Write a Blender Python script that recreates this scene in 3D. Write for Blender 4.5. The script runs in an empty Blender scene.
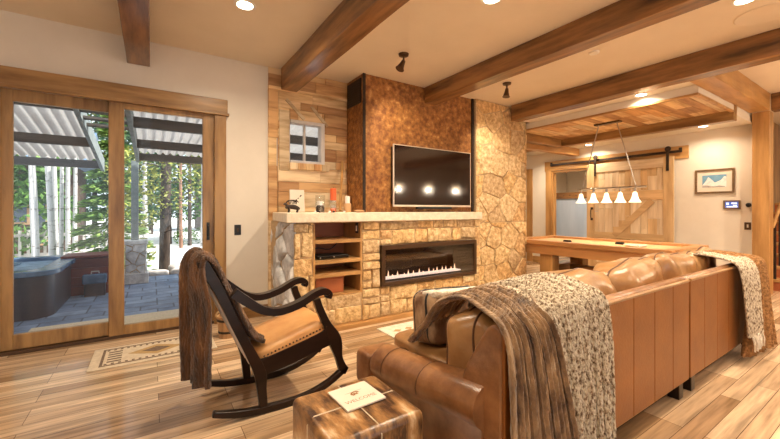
import bpy, math, random
from mathutils import Vector, Matrix, noise as mnoise
R = math.radians
PI = math.pi
rnd = random.Random(7)
scene = bpy.context.scene
COL = scene.collection

# ------------------------------------------------------------------ materials
MATS = {}
def M(name, c1, c2=None, scale=6.0, stretch=(1, 1, 1), rough=0.5, bump=0.0, metal=0.0, island=0.0,
      detail=5.0, spec=0.5, emit=None, lo=0.35, hi=0.65, c3=None, bscale=None, coat=0.0, tint=None, sheen=0.0):
    """noise blend c1 -> c2 (-> c3) in object space, optional per-piece value shift and bump"""
    m = bpy.data.materials.new(name); m.use_nodes = True
    nt = m.node_tree; N = nt.nodes; L = nt.links
    p = N['Principled BSDF']
    p.inputs['Roughness'].default_value = rough
    p.inputs['Metallic'].default_value = metal
    p.inputs['Specular IOR Level'].default_value = spec
    p.inputs['Coat Weight'].default_value = coat; p.inputs['Coat Roughness'].default_value = .28
    if sheen:
        p.inputs['Sheen Weight'].default_value = sheen
    p.inputs['Base Color'].default_value = (*c1, 1)
    MATS[name] = m
    if emit:
        p.inputs['Emission Color'].default_value = (*emit[0], 1)
        p.inputs['Emission Strength'].default_value = emit[1]
    if c2 is None and not bump:
        return m
    tc = N.new('ShaderNodeTexCoord'); mp = N.new('ShaderNodeMapping')
    mp.inputs['Scale'].default_value = stretch
    L.new(tc.outputs['Object'], mp.inputs['Vector'])
    vec = mp.outputs['Vector']
    if island:
        g = N.new('ShaderNodeNewGeometry')
        off = N.new('ShaderNodeVectorMath'); off.operation = 'ADD'
        mul = N.new('ShaderNodeMath'); mul.operation = 'MULTIPLY'; mul.inputs[1].default_value = 37.0
        L.new(g.outputs['Random Per Island'], mul.inputs[0])
        L.new(vec, off.inputs[0]); L.new(mul.outputs[0], off.inputs[1])
        vec = off.outputs[0]
    no = N.new('ShaderNodeTexNoise')
    no.inputs['Scale'].default_value = scale; no.inputs['Detail'].default_value = detail
    no.inputs['Roughness'].default_value = 0.6
    L.new(vec, no.inputs['Vector'])
    out = None
    if c2 is not None:
        cr = N.new('ShaderNodeValToRGB')
        e = cr.color_ramp.elements
        e[0].position = lo; e[0].color = (*c1, 1); e[1].position = hi; e[1].color = (*c2, 1)
        if c3 is not None:
            x = e.new(min(0.98, hi + 0.12)); x.color = (*c3, 1)
        L.new(no.outputs['Fac'], cr.inputs['Fac'])
        out = cr.outputs['Color']
        if island:
            if tint:
                cr2 = N.new('ShaderNodeValToRGB'); cr2.color_ramp.interpolation = 'CONSTANT'
                ee = cr2.color_ramp.elements
                ee[0].color = (*tint[0], 1)
                for k, t in enumerate(tint[1:], 1):
                    x = ee[1] if k == 1 else ee.new(k / len(tint))
                    x.position = k / len(tint); x.color = (*t, 1)
                L.new(g.outputs['Random Per Island'], cr2.inputs['Fac'])
                mx = N.new('ShaderNodeMix'); mx.data_type = 'RGBA'; mx.blend_type = 'MULTIPLY'
                mx.inputs['Factor'].default_value = 1.0
                L.new(out, mx.inputs['A']); L.new(cr2.outputs['Color'], mx.inputs['B'])
                out = mx.outputs['Result']
            else:
                hs = N.new('ShaderNodeHueSaturation')
                mr = N.new('ShaderNodeMapRange')
                mr.inputs['To Min'].default_value = 1 - island; mr.inputs['To Max'].default_value = 1 + island
                L.new(g.outputs['Random Per Island'], mr.inputs['Value'])
                L.new(mr.outputs['Result'], hs.inputs['Value']); L.new(out, hs.inputs['Color'])
                out = hs.outputs['Color']
        L.new(out, p.inputs['Base Color'])
    if bump:
        b = N.new('ShaderNodeBump'); b.inputs['Strength'].default_value = bump; b.inputs['Distance'].default_value = 0.02
        src = no
        if bscale:
            src = N.new('ShaderNodeTexNoise'); src.inputs['Scale'].default_value = bscale
            src.inputs['Detail'].default_value = 6; L.new(vec, src.inputs['Vector'])
        L.new(src.outputs['Fac'], b.inputs['Height']); L.new(b.outputs['Normal'], p.inputs['Normal'])
    return m

AX = {'x': (0.12, 1, 1), 'y': (1, 0.12, 1), 'z': (1, 1, 0.12)}
def wood(name, c1, c2, ax, scale=9, rough=0.45, **k):
    return M(name, c1, c2, scale=scale, stretch=AX[ax], rough=rough, bump=k.pop('bump', 0.15), **k)

M('plaster_wall', (.74, .67, .57), (.78, .71, .61), scale=3, rough=.8, bump=.03, bscale=60)
M('plaster_ceiling', (.78, .67, .53), (.82, .71, .57), scale=2, rough=.85)
for a in 'xyz':
    wood('beam_' + a, (.070, .028, .010), (.38, .18, .062), a, scale=8, rough=.26, lo=.32, hi=.66, bump=.35, detail=8, coat=.25)
    wood('pine_' + a, (.34, .165, .050), (.58, .32, .115), a, scale=8, rough=.4, detail=8)
    wood('fir_' + a, (.17, .08, .024), (.42, .235, .085), a, scale=9, rough=.34, detail=9, lo=.34, hi=.62)
    wood('plank_' + a, (.50, .31, .15), (.86, .68, .44), a, scale=11, rough=.55, island=.3, lo=.36, hi=.58, detail=12,
         tint=[(.98, .90, .76), (.68, .50, .34), (1, .97, .92), (.86, .64, .42), (.80, .80, .78), (.76, .58, .40), (1, .90, .72), (.58, .40, .26)])
    wood('barn_' + a, (.56, .42, .27), (.88, .76, .58), a, scale=10, rough=.6, island=.3, lo=.3, hi=.7, detail=9,
         tint=[(1, .93, .80), (.78, .62, .42), (1, .97, .92), (.88, .70, .48), (.90, .84, .76)])
wood('dark_wood', (.010, .005, .003), (.024, .010, .006), 'x', scale=10, rough=.3, spec=.35)
wood('billiard_wood', (.40, .18, .06), (.55, .27, .10), 'y', scale=7, rough=.35)
M('stone', (.47, .30, .145), (.80, .63, .40), scale=17, rough=.85, bump=1.0, bscale=34, island=.3, lo=.33, hi=.55, c3=(.97, .84, .62), detail=14,
  tint=[(1, .90, .72), (.86, .70, .52), (1, .95, .84), (.95, .78, .55), (.82, .74, .64), (1, .92, .76), (.92, .82, .66), (.97, .84, .62)])
M('grey_stone', (.50, .49, .49), (.86, .85, .84), scale=8, rough=.85, bump=.5, bscale=22, island=.2)
M('mortar', (.60, .43, .25), (.46, .31, .17), scale=30, rough=.95, bump=.4)
M('mantel_stone', (.74, .60, .44), (.84, .72, .56), scale=14, rough=.75, bump=.35, bscale=40)
M('copper', (.20, .068, .016), (.44, .19, .048), scale=15, rough=.36, metal=.15, bump=.8, bscale=48, lo=.38, hi=.60, c3=(.66, .38, .13), detail=12)
M('dark_iron', (.035, .025, .02), (.06, .04, .03), scale=20, rough=.5, metal=.6)
M('bronze', (.10, .055, .03), rough=.4, metal=.7)
M('black', (.012, .012, .012), rough=.4)
M('black_gloss', (.008, .007, .007), rough=.16, spec=.6)
M('screen', (.016, .006, .004), rough=.08, spec=.7)
M('silver', (.72, .62, .52), rough=.35, metal=.5)
M('steel', (.5, .46, .42), rough=.3, metal=.9)
M('white', (.82, .78, .72), rough=.5)
M('cream_plate', (.75, .66, .54), rough=.5)
M('leather', (.15, .058, .022), (.38, .175, .07), scale=5.5, rough=.22, coat=.35, bump=.10, bscale=70, lo=.3, hi=.7, spec=.55)
M('leather_tan', (.26, .12, .04), (.44, .24, .095), scale=5, rough=.28, coat=.2, bump=.10, bscale=60, lo=.3, hi=.7)
M('leather_back', (.21, .064, .009), (.31, .106, .018), scale=4, rough=.40, bump=.08, bscale=70, lo=.3, hi=.7)
M('leather_seat', (.55, .24, .07), (.68, .36, .135), scale=5, rough=.40, bump=.06, bscale=60)
M('piping', (.10, .04, .016), rough=.5)
M('fur', (.030, .012, .005), (.17, .072, .024), scale=15, stretch=(1, 1, .28), rough=.9, bump=.9, bscale=90, lo=.34, hi=.62, c3=(.46, .25, .10), sheen=.2)
M('fur_long', (.10, .045, .018), (.42, .255, .125), scale=24, stretch=(1, .35, .25), rough=.9, bump=.9, bscale=80, lo=.34, hi=.62, c3=(.60, .44, .28), sheen=.3)
M('brown_knit', (.18, .075, .022), (.46, .23, .08), scale=40, rough=.95, bump=.8, bscale=70)
M('cream_knit', (.17, .10, .05), (.60, .47, .33), scale=75, stretch=(1.5, 1, .6), rough=.95, bump=1.0, bscale=110, lo=.36, hi=.47, c3=(.84, .74, .58), detail=2)
M('hide', (.055, .02, .008), (.40, .20, .07), scale=9, stretch=(1.3, .4, .4), rough=.3, bump=.2, bscale=60, lo=.40, hi=.54, coat=.2, c3=(.80, .62, .40), detail=8)
M('hide_pillow', (.16, .075, .035), (.50, .33, .19), scale=6, stretch=(1, 1, .5), rough=.6, bump=.3, bscale=60, lo=.40, hi=.58)
M('cream_fur', (.70, .58, .44), (.88, .80, .68), scale=30, rough=.95, bump=.9, bscale=60)
M('paper', (.74, .64, .52), (.80, .71, .60), scale=4, rough=.6)
M('ink', (.30, .14, .04), rough=.6)
M('flame', (.9, .6, .5), emit=((1.0, .66, .45), 1.6))
M('burner', (.75, .72, .74), rough=.4, emit=((1.0, .86, .80), .9))
M('lamp_glow', (1, .9, .75), emit=((1.0, .86, .66), 9.0))
M('bulb_glow', (1, .85, .6), emit=((1.0, .62, .30), 70.0))
M('shade_glass', (.95, .85, .68), rough=.3, emit=((1.0, .84, .60), 1.0))
M('screen_blue', (.05, .10, .3), rough=.2, emit=((.10, .20, .7), .45))
M('screen_white', (.8, .85, 1), rough=.3, emit=((.85, .92, 1), .45))
M('sky_blue_art', (.12, .30, .48), (.22, .42, .58), scale=8, rough=.6)
M('snow_art', (.86, .84, .80), (.62, .64, .66), scale=18, rough=.6, lo=.5, hi=.7)
M('rock_art', (.36, .32, .30), (.55, .52, .5), scale=30, rough=.6)
M('picture_frame', (.13, .075, .035), (.22, .13, .06), scale=20, rough=.45)
M('orange_wax', (.72, .12, .03), rough=.45)
M('white_wax', (.85, .80, .72), rough=.5)
M('redwood', (.36, .095, .030), (.46, .14, .05), scale=9, stretch=AX['x'], rough=.5)
M('bucket_wood', (.42, .22, .09), (.58, .34, .16), scale=9, stretch=AX['z'], rough=.6, island=.15)
M('rope', (.55, .38, .2), rough=.9)
M('felt', (.62, .40, .20), (.68, .46, .25), scale=60, rough=.9)
M('rug_field', (.60, .48, .34), (.72, .60, .44), scale=40, rough=.95, bump=.4, bscale=150)
M('rug_dark', (.12, .075, .05), (.22, .14, .09), scale=60, rough=.95)
M('rug_gold', (.42, .26, .10), (.52, .34, .15), scale=60, rough=.95)
M('pale_rug', (.74, .64, .50), (.84, .76, .64), scale=16, rough=.95, bump=.4, bscale=90, lo=.4, hi=.6)
M('blue_panel', (.36, .46, .64), (.46, .56, .74), scale=3, stretch=AX['z'], rough=.5)
# outdoors
M('ground', (.72, .70, .68), (.86, .85, .84), scale=1.2, rough=.95, bump=.2)
M('corrugated', (.30, .25, .22), (.52, .48, .46), scale=2.5, stretch=(1, .3, 1), rough=.55, lo=.4, hi=.62)
def translucent(name, fac):
    nt = MATS[name].node_tree; N = nt.nodes; p = N['Principled BSDF']
    t = N.new('ShaderNodeBsdfTranslucent'); t.inputs['Color'].default_value = (.85, .80, .76, 1)
    mx = N.new('ShaderNodeMixShader'); mx.inputs['Fac'].default_value = fac
    nt.links.new(p.outputs[0], mx.inputs[1]); nt.links.new(t.outputs[0], mx.inputs[2]); nt.links.new(mx.outputs[0], N['Material Output'].inputs['Surface'])
translucent('corrugated', .20)
M('awning_timber', (.085, .075, .07), (.14, .12, .11), scale=8, stretch=AX['x'], rough=.8)
M('grey_post', (.20, .23, .23), (.30, .33, .33), scale=8, rough=.8)
M('tub_shell', (.030, .022, .028), (.065, .045, .05), scale=6, stretch=AX['z'], rough=.35)
M('tub_rim', (.05, .10, .19), (.12, .20, .33), scale=5, rough=.25)
M('tub_cover', (.05, .12, .22), (.26, .40, .58), scale=7, rough=.4, bump=.6)
M('red_cedar', (.12, .016, .012), (.22, .035, .022), scale=5, stretch=AX['x'], rough=.5, island=.25)
M('bark_white', (.20, .17, .15), (.58, .56, .55), scale=7, stretch=(.7, .7, 1.6), rough=.9, bump=.3, lo=.36, hi=.44)
M('bark_dark', (.030, .020, .016), (.11, .075, .055), scale=9, stretch=(1, 1, .3), rough=.95, bump=.6)
M('bark_red', (.22, .11, .07), (.36, .2, .13), scale=8, stretch=(1, 1, .3), rough=.95, bump=.5)
M('leaf_green', (.03, .10, .018), (.14, .27, .04), scale=4, rough=.6, island=.45)
M('leaf_fir', (.06, .16, .03), (.26, .38, .07), scale=4, rough=.65, island=.45)
M('leaf_lime', (.16, .22, .03), (.40, .38, .07), scale=4, rough=.6, island=.4)
M('leaf_teal', (.025, .085, .045), (.09, .19, .08), scale=4, rough=.65, island=.4)
M('boulder', (.42, .36, .32), (.66, .60, .56), scale=4, rough=.95, bump=.6)
M('house_brown', (.06, .035, .022), (.11, .065, .04), scale=6, stretch=AX['x'], rough=.8)
M('house_roof', (.12, .19, .30), (.20, .28, .40), scale=5, rough=.7)
M('house_glass', (.10, .12, .15), rough=.1)
M('house_trim', (.42, .25, .13), (.5, .3, .16), scale=6, rough=.7)
M('fence_wood', (.55, .50, .46), (.68, .63, .6), scale=6, stretch=AX['z'], rough=.8)

def glass_mat(name, tint=(1, 1, 1), fac=.06):
    m = bpy.data.materials.new(name); m.use_nodes = True
    nt = m.node_tree; N = nt.nodes; L = nt.links
    N.remove(N['Principled BSDF'])
    t = N.new('ShaderNodeBsdfTransparent'); t.inputs['Color'].default_value = (*tint, 1)
    g = N.new('ShaderNodeBsdfGlossy'); g.inputs['Roughness'].default_value = 0.02
    mx = N.new('ShaderNodeMixShader'); mx.inputs['Fac'].default_value = fac
    L.new(t.outputs[0], mx.inputs[1]); L.new(g.outputs[0], mx.inputs[2])
    L.new(mx.outputs[0], N['Material Output'].inputs['Surface'])
    MATS[name] = m
glass_mat('pane_glass', (.97, .98, .98), .022)
glass_mat('fire_glass', (.80, .76, .72), .10)
glass_mat('jar_glass', (.93, .94, .93), .15)

def brick_mat(name, c1, c2, mortar, w, h, msize, rough, streak=(0.25, 3.5, 1), sscale=5, samt=.45, bump=.1, spec=.5, offset=.37):
    m = bpy.data.materials.new(name); m.use_nodes = True
    nt = m.node_tree; N = nt.nodes; L = nt.links; p = N['Principled BSDF']
    tc = N.new('ShaderNodeTexCoord')
    br = N.new('ShaderNodeTexBrick')
    br.offset = offset; br.offset_frequency = 3
    br.inputs['Color1'].default_value = (*c1, 1); br.inputs['Color2'].default_value = (*c2, 1)
    br.inputs['Mortar'].default_value = (*mortar, 1)
    br.inputs['Scale'].default_value = 1; br.inputs['Mortar Size'].default_value = msize
    br.inputs['Brick Width'].default_value = w; br.inputs['Row Height'].default_value = h
    br.inputs['Mortar Smooth'].default_value = .3
    L.new(tc.outputs['Object'], br.inputs['Vector'])
    mp = N.new('ShaderNodeMapping'); mp.inputs['Scale'].default_value = streak
    L.new(tc.outputs['Object'], mp.inputs['Vector'])
    no = N.new('ShaderNodeTexNoise'); no.inputs['Scale'].default_value = sscale; no.inputs['Detail'].default_value = 6
    L.new(mp.outputs[0], no.inputs['Vector'])
    mr = N.new('ShaderNodeMapRange'); mr.inputs['From Min'].default_value = .3; mr.inputs['From Max'].default_value = .7
    mr.inputs['To Min'].default_value = 1 - samt; mr.inputs['To Max'].default_value = 1 + samt
    L.new(no.outputs['Fac'], mr.inputs['Value'])
    hs = N.new('ShaderNodeHueSaturation'); L.new(br.outputs['Color'], hs.inputs['Color']); L.new(mr.outputs[0], hs.inputs['Value'])
    L.new(hs.outputs[0], p.inputs['Base Color'])
    p.inputs['Roughness'].default_value = rough; p.inputs['Specular IOR Level'].default_value = spec
    b = N.new('ShaderNodeBump'); b.inputs['Strength'].default_value = bump; b.inputs['Distance'].default_value = .01
    L.new(no.outputs['Fac'], b.inputs['Height']); L.new(b.outputs[0], p.inputs['Normal'])
    MATS[name] = m
brick_mat('oak_floor', (.68, .49, .32), (.31, .185, .095), (.11, .06, .03), 1.1, .105, .002, .17, samt=.36, bump=.05, sscale=14, streak=(.16, 2.4, 1))
brick_mat('pavers', (.24, .30, .42), (.15, .19, .29), (.09, .10, .14), .42, .26, .012, .7, streak=(1, 1, 1), sscale=6, samt=.25, bump=.2, offset=.5)

# ------------------------------------------------------------------ mesh builder
def cat(pts, n=6):
    """Catmull-Rom through a list of tuples"""
    P = [tuple(p) for p in pts]; out = []
    for i in range(len(P) - 1):
        a = P[max(i - 1, 0)]; b = P[i]; c = P[i + 1]; d = P[min(i + 2, len(P) - 1)]
        for k in range(n):
            t = k / n
            out.append(tuple(.5 * (2 * b[j] + (c[j] - a[j]) * t + (2 * a[j] - 5 * b[j] + 4 * c[j] - d[j]) * t * t
                                   + (3 * b[j] - a[j] - 3 * c[j] + d[j]) * t ** 3) for j in range(len(b))))
    out.append(P[-1])
    return out

class MB:
    def __init__(s):
        s.v = []; s.f = []; s.mi = []
    def add(s, vs, fs, mi=0):
        o = len(s.v); s.v += [tuple(p) for p in vs]
        for f in fs:
            s.f.append(tuple(i + o for i in f)); s.mi.append(mi)
        return s
    def box(s, x0, x1, y0, y1, z0, z1, mi=0, rot=None):
        v = [(x, y, z) for z in (z0, z1) for y in (y0, y1) for x in (x0, x1)]
        if rot:
            c = Vector(((x0 + x1) / 2, (y0 + y1) / 2, (z0 + z1) / 2))
            v = [tuple(rot @ (Vector(p) - c) + c) for p in v]
        return s.add(v, [(0, 2, 3, 1), (4, 5, 7, 6), (0, 1, 5, 4), (2, 6, 7, 3), (0, 4, 6, 2), (1, 3, 7, 5)], mi)
    def prism(s, poly, ax, a, b, mi=0):
        """poly: list of 2D; ax: axis of extrusion"""
        def P(u, w, t):
            return (t, u, w) if ax == 'x' else (u, t, w) if ax == 'y' else (u, w, t)
        n = len(poly)
        v = [P(u, w, a) for u, w in poly] + [P(u, w, b) for u, w in poly]
        f = [tuple(range(n)), tuple(range(2 * n - 1, n - 1, -1))] + [(i, i + n, (i + 1) % n + n, (i + 1) % n) for i in range(n)]
        return s.add(v, f, mi)
    def ribbon(s, path, y0, y1, n=5):
        """board whose outline follows a path of (x, z, width), thickness along y"""
        P = cat(path, n); Lp = []; Rp = []
        for i, (x, z, w) in enumerate(P):
            a = P[max(i - 1, 0)]; b = P[min(i + 1, len(P) - 1)]
            dx, dz = b[0] - a[0], b[1] - a[1]; l = math.hypot(dx, dz) or 1
            nx, nz = -dz / l, dx / l
            Lp.append((x + nx * w / 2, z + nz * w / 2)); Rp.append((x - nx * w / 2, z - nz * w / 2))
        m = len(P); v = []
        for (lx, lz), (rx, rz) in zip(Lp, Rp):
            v += [(lx, y0, lz), (lx, y1, lz), (rx, y1, rz), (rx, y0, rz)]
        f = []
        for i in range(m - 1):
            for k in range(4):
                f.append((i * 4 + k, i * 4 + (k + 1) % 4, i * 4 + 4 + (k + 1) % 4, i * 4 + 4 + k))
        f += [(0, 3, 2, 1), (m * 4 - 4, m * 4 - 3, m * 4 - 2, m * 4 - 1)]
        return s.add(v, f)
    def tube(s, pts, r, n=8, closed=False, mi=0):
        P = [Vector(p) for p in pts]; m = len(P)
        rr = r if isinstance(r, (list, tuple)) else [r] * m
        v = []; f = []; up = Vector((0, 0, 1))
        prev = None
        for i in range(m):
            if closed: t = P[(i + 1) % m] - P[i - 1]
            else: t = P[min(i + 1, m - 1)] - P[max(i - 1, 0)]
            t.normalize()
            if prev is None:
                a = t.cross(up)
                if a.length < .1: a = t.cross(Vector((1, 0, 0)))
            else:
                a = prev - t * prev.dot(t)
                if a.length < 1e-4: a = t.cross(up)
            a.normalize(); prev = a; b = t.cross(a)
            for k in range(n):
                q = 2 * PI * k / n
                v.append(P[i] + (a * math.cos(q) + b * math.sin(q)) * rr[i])
        for i in range(m if closed else m - 1):
            j = (i + 1) % m
            for k in range(n):
                f.append((i * n + k, i * n + (k + 1) % n, j * n + (k + 1) % n, j * n + k))
        if not closed:
            f += [tuple(range(n - 1, -1, -1)), tuple(range((m - 1) * n, m * n))]
        return s.add(v, f, mi)
    def lathe(s, prof, c, n=16, M3=None, mi=0):
        v = []; m = len(prof)
        for r, z in prof:
            for k in range(n):
                q = 2 * PI * k / n
                p = Vector((r * math.cos(q), r * math.sin(q), z))
                if M3: p = M3 @ p
                v.append((p.x + c[0], p.y + c[1], p.z + c[2]))
        f = [(i * n + k, i * n + (k + 1) % n, (i + 1) * n + (k + 1) % n, (i + 1) * n + k) for i in range(m - 1) for k in range(n)]
        f += [tuple(range(n - 1, -1, -1)), tuple(range((m - 1) * n, m * n))]
        return s.add(v, f, mi)
    def puff(s, c, size, e=(.45, .45), rot=None, n=20, wob=0.0, seed=0):
        """superellipsoid cushion"""
        def sp(w, k): return math.copysign(abs(w) ** k, w)
        v = []; f = []; nu = n * 2; nv = n
        for j in range(nv + 1):
            ph = -PI / 2 + PI * j / nv
            for i in range(nu):
                th = 2 * PI * i / nu
                x = sp(math.cos(ph), e[0]) * sp(math.cos(th), e[1]) * size[0] / 2
                y = sp(math.sin(ph), e[0]) * size[1] / 2
                z = sp(math.cos(ph), e[0]) * sp(math.sin(th), e[1]) * size[2] / 2
                p = Vector((x, y, z))
                if wob:
                    p += Vector(p).normalized() * wob * mnoise.noise(p * 6 + Vector((seed, seed * 2, 0)))
                if rot: p = rot @ p
                v.append((p.x + c[0], p.y + c[1], p.z + c[2]))
        for j in range(nv):
            for i in range(nu):
                f.append((j * nu + i, (j + 1) * nu + i, (j + 1) * nu + (i + 1) % nu, j * nu + (i + 1) % nu))
        return s.add(v, f)
    def grid(s, fn, nu, nv):
        v = [fn(i / nu, j / nv) for j in range(nv + 1) for i in range(nu + 1)]
        w = nu + 1
        return s.add(v, [(j * w + i, j * w + i + 1, (j + 1) * w + i + 1, (j + 1) * w + i) for j in range(nv) for i in range(nu)])
    def build(s, name, mat, parent=None, bev=0, smooth=None, origin=None, seg=2, solid=0, sub=0):
        if origin is None:
            if parent is not None:
                origin = world_loc(parent)
            else:
                xs = [p[0] for p in s.v]; ys = [p[1] for p in s.v]; zs = [p[2] for p in s.v]
                origin = ((min(xs) + max(xs)) / 2, (min(ys) + max(ys)) / 2, min(zs))
        ox, oy, oz = origin
        me = bpy.data.meshes.new(name)
        me.from_pydata([(a - ox, b - oy, c - oz) for a, b, c in s.v], [], s.f)
        ms = mat if isinstance(mat, (list, tuple)) else [mat]
        for q in ms: me.materials.append(MATS[q])
        if len(ms) > 1: me.polygons.foreach_set('material_index', s.mi)
        if smooth is not None:
            me.polygons.foreach_set('use_smooth', [True] * len(me.polygons))
            if smooth < 180: me.set_sharp_from_angle(angle=R(smooth))
        me.update()
        o = bpy.data.objects.new(name, me); COL.objects.link(o)
        if parent is None:
            o.location = origin
        else:
            o.parent = parent
        if solid:
            q = o.modifiers.new('solid', 'SOLIDIFY'); q.thickness = solid; q.offset = 1
        if bev:
            q = o.modifiers.new('bevel', 'BEVEL'); q.width = bev; q.segments = seg; q.limit_method = 'ANGLE'; q.angle_limit = R(40)
        if sub:
            q = o.modifiers.new('sub', 'SUBSURF'); q.levels = sub; q.render_levels = sub
        return o

def world_loc(o):
    v = Vector((0, 0, 0))
    while o is not None:
        v += o.location; o = o.parent
    return tuple(v)
def tag(o, label, cat_, group=None, kind=None):
    o['label'] = label; o['category'] = cat_
    if group: o['group'] = group
    if kind: o['kind'] = kind
    return o
def thing(name, loc, label, cat_, group=None):
    o = bpy.data.objects.new(name, None); COL.objects.link(o); o.location = loc; o.empty_display_size = .1
    return tag(o, label, cat_, group)
def struct(o, label=None):
    o['kind'] = 'structure'
    if label: o['label'] = label
    return o
def kids(o): return [c for c in COL.objects if c.parent == o]
def copy_tree(o, parent=None):
    c = o.copy(); COL.objects.link(c); c.parent = parent
    for ch in kids(o): copy_tree(ch, c)
    return c
def B(*a, **k): return MB().box(*a, **k)

def piece(sx, sz, n): pass

# ------------------------------------------------------------------ stone facing (real stones on a mortar bed)
def clip(poly, a, b, c):
    """keep a*x+b*y<=c"""
    out = []
    for i in range(len(poly)):
        p, q = poly[i], poly[(i + 1) % len(poly)]
        dp = a * p[0] + b * p[1] - c; dq = a * q[0] + b * q[1] - c
        if dp <= 0: out.append(p)
        if dp * dq < 0:
            t = dp / (dp - dq); out.append((p[0] + (q[0] - p[0]) * t, p[1] + (q[1] - p[1]) * t))
    return out
def inset(poly, d):
    """shrink a convex ccw polygon"""
    out = poly[:]
    n = len(poly)
    for i in range(n):
        p, q = poly[i], poly[(i + 1) % n]
        dx, dy = q[0] - p[0], q[1] - p[1]; l = math.hypot(dx, dy)
        if l < 1e-5: continue
        a, b = dy / l, -dx / l
        out = clip(out, a, b, a * p[0] + b * p[1] - d)
        if len(out) < 3: return []
    return out
def stones(mb, rects, u0, u1, v0, v1, cw, ch, fn, seed, dmin=.015, dmax=.05, aniso=1.35, ashlar=False):
    r = random.Random(seed); S = []; cells = []
    rows = int((v1 - v0) / ch) + 3; colsn = int((u1 - u0) / cw) + 3
    for j in range(rows):
        for i in range(colsn):
            if r.random() < .16: continue
            S.append((u0 + (i - 1 + .5 * (j % 2) + r.uniform(-.42, .42)) * cw, v0 + (j - 1 + r.uniform(-.42, .42)) * ch))
    for si, (sx, sy) in enumerate([] if ashlar else S):
        cell = [(sx - 2 * cw, sy - 2 * ch), (sx + 2 * cw, sy - 2 * ch), (sx + 2 * cw, sy + 2 * ch), (sx - 2 * cw, sy + 2 * ch)]
        for sj, (tx, ty) in enumerate(S):
            if sj == si or abs(tx - sx) > 3.2 * cw or abs(ty - sy) > 3.2 * ch: continue
            a, b = tx - sx, (ty - sy) * aniso
            cell = clip(cell, a, b, a * (sx + tx) / 2 + b * (sy + ty) / 2)
            if len(cell) < 3: break
        if len(cell) >= 3: cells.append(cell)
    if ashlar:
        v = v0
        while v < v1:
            hh = ch * r.uniform(.75, 1.45); u = u0 - r.uniform(0, cw)
            while u < u1:
                ww = cw * r.uniform(.45, 1.5)
                if ww < cw * .8 or r.random() < .6:
                    parts = [(v, v + hh)]
                else:
                    m_ = v + hh * r.uniform(.38, .62); parts = [(v, m_), (m_, v + hh)]
                for (va, vb) in parts:
                    j = lambda: r.uniform(-.012, .012)
                    cells.append([(u + j(), va + j()), (u + ww + j(), va + j()), (u + ww + j(), vb + j()), (u + j(), vb + j())])
                u += ww
            v += hh
    for cell in cells:
        for (a0, a1, b0, b1) in rects:
            c = clip(clip(clip(clip(cell, -1, 0, -a0), 1, 0, a1), 0, -1, -b0), 0, 1, b1)
            if len(c) < 3: continue
            c = inset(c, .006)
            if len(c) < 3: continue
            # resample edges so the outline is a little rough
            ring = []
            for i in range(len(c)):
                p, q = c[i], c[(i + 1) % len(c)]
                l = math.hypot(q[0] - p[0], q[1] - p[1]); k = max(1, int(l / .07))
                for t in range(k):
                    ring.append((p[0] + (q[0] - p[0]) * t / k + r.uniform(-.006, .006), p[1] + (q[1] - p[1]) * t / k + r.uniform(-.006, .006)))
            if len(ring) < 3: continue
            mx = sum(p[0] for p in ring) / len(ring); my = sum(p[1] for p in ring) / len(ring)
            if max(math.hypot(p[0] - mx, p[1] - my) for p in ring) < .02: continue
            d = r.uniform(dmin, dmax); n = len(ring)
            tx, ty = r.uniform(-.12, .12), r.uniform(-.12, .12)
            vs = [fn(p[0], p[1], -.004) for p in ring]
            for sc, dd in ((.97, .72), (.84, 1.0), (.45, 1.08)):
                for p in ring:
                    x, y = mx + (p[0] - mx) * sc, my + (p[1] - my) * sc
                    w = d * dd + (tx * (x - mx) + ty * (y - my)) * .5 + .010 * mnoise.noise(Vector((x * 14, y * 14, seed)))
                    vs.append(fn(x, y, max(.004, w)))
            vs.append(fn(mx, my, d * 1.08))
            fs = []
            for L_ in range(3):
                for i in range(n):
                    fs.append((L_ * n + i, L_ * n + (i + 1) % n, (L_ + 1) * n + (i + 1) % n, (L_ + 1) * n + i))
            fs += [(3 * n + i, 3 * n + (i + 1) % n, 4 * n) for i in range(n)]
            mb.add(vs, fs)

# ------------------------------------------------------------------ room shell
H = 3.07; WY = 4.56; WX = 8.05
struct(B(-4, 11.5, -7, WY + .12, -.12, 0).build('floor', 'oak_floor'))
struct(B(5.5, 11.5, WY + .12, 6.7, -.12, 0).build('floor.001', 'oak_floor'))
struct(B(-4, 11.5, -7, WY + .12, H, H + .1).build('ceiling', 'plaster_ceiling'))
struct(B(5.5, 11.5, WY + .12, 6.8, H, H + .1).build('ceiling.001', 'plaster_ceiling'))
q = MB(); q.box(-5.2, 12, -8.0, 4.7, H + .15, 3.6); q.box(5.4, 12, 4.7, 6.9, H + .15, 3.6); struct(q.build('trim_shade_roof', 'house_roof'))  # unseen roof slab, shaped to shade the patio and keep sun out indoors
DX0, DX1 = -1.13, .60                         # door opening
w = MB(); w.box(-4, DX0, WY, WY + .12, 0, H); w.box(DX1, 1.47, WY, WY + .12, 0, H)
w.box(DX0, DX1, WY, WY + .12, 2.42, H)
w.box(1.47, 1.91, WY, WY + .12, 0, 1.92); w.box(1.47, 1.91, WY, WY + .12, 2.43, H); w.box(1.91, 5.62, WY, WY + .12, 0, H)
struct(w.build('wall_left', 'plaster_wall'))
struct(B(5.5, 5.62, WY + .12, 6.7, 0, H).build('wall_alcove', 'plaster_wall'))
struct(B(5.5, 11.5, 6.7, 6.8, 0, H).build('wall_far', 'plaster_wall'))
w = MB(); w.box(WX, WX + .12, 1.60, 3.7, 0, H); w.box(WX, WX + .12, 3.7, 5.1, 2.23, H); w.box(WX, WX + .12, 5.1, 6.7, 0, H)
struct(w.build('wall_right', 'plaster_wall'))
struct(B(11.4, 11.5, -7, 6.7, 0, H).build('wall_end', 'plaster_wall'))
struct(B(-4.1, -4, -7, WY, 0, H).build('wall_side', 'plaster_wall'))
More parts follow.
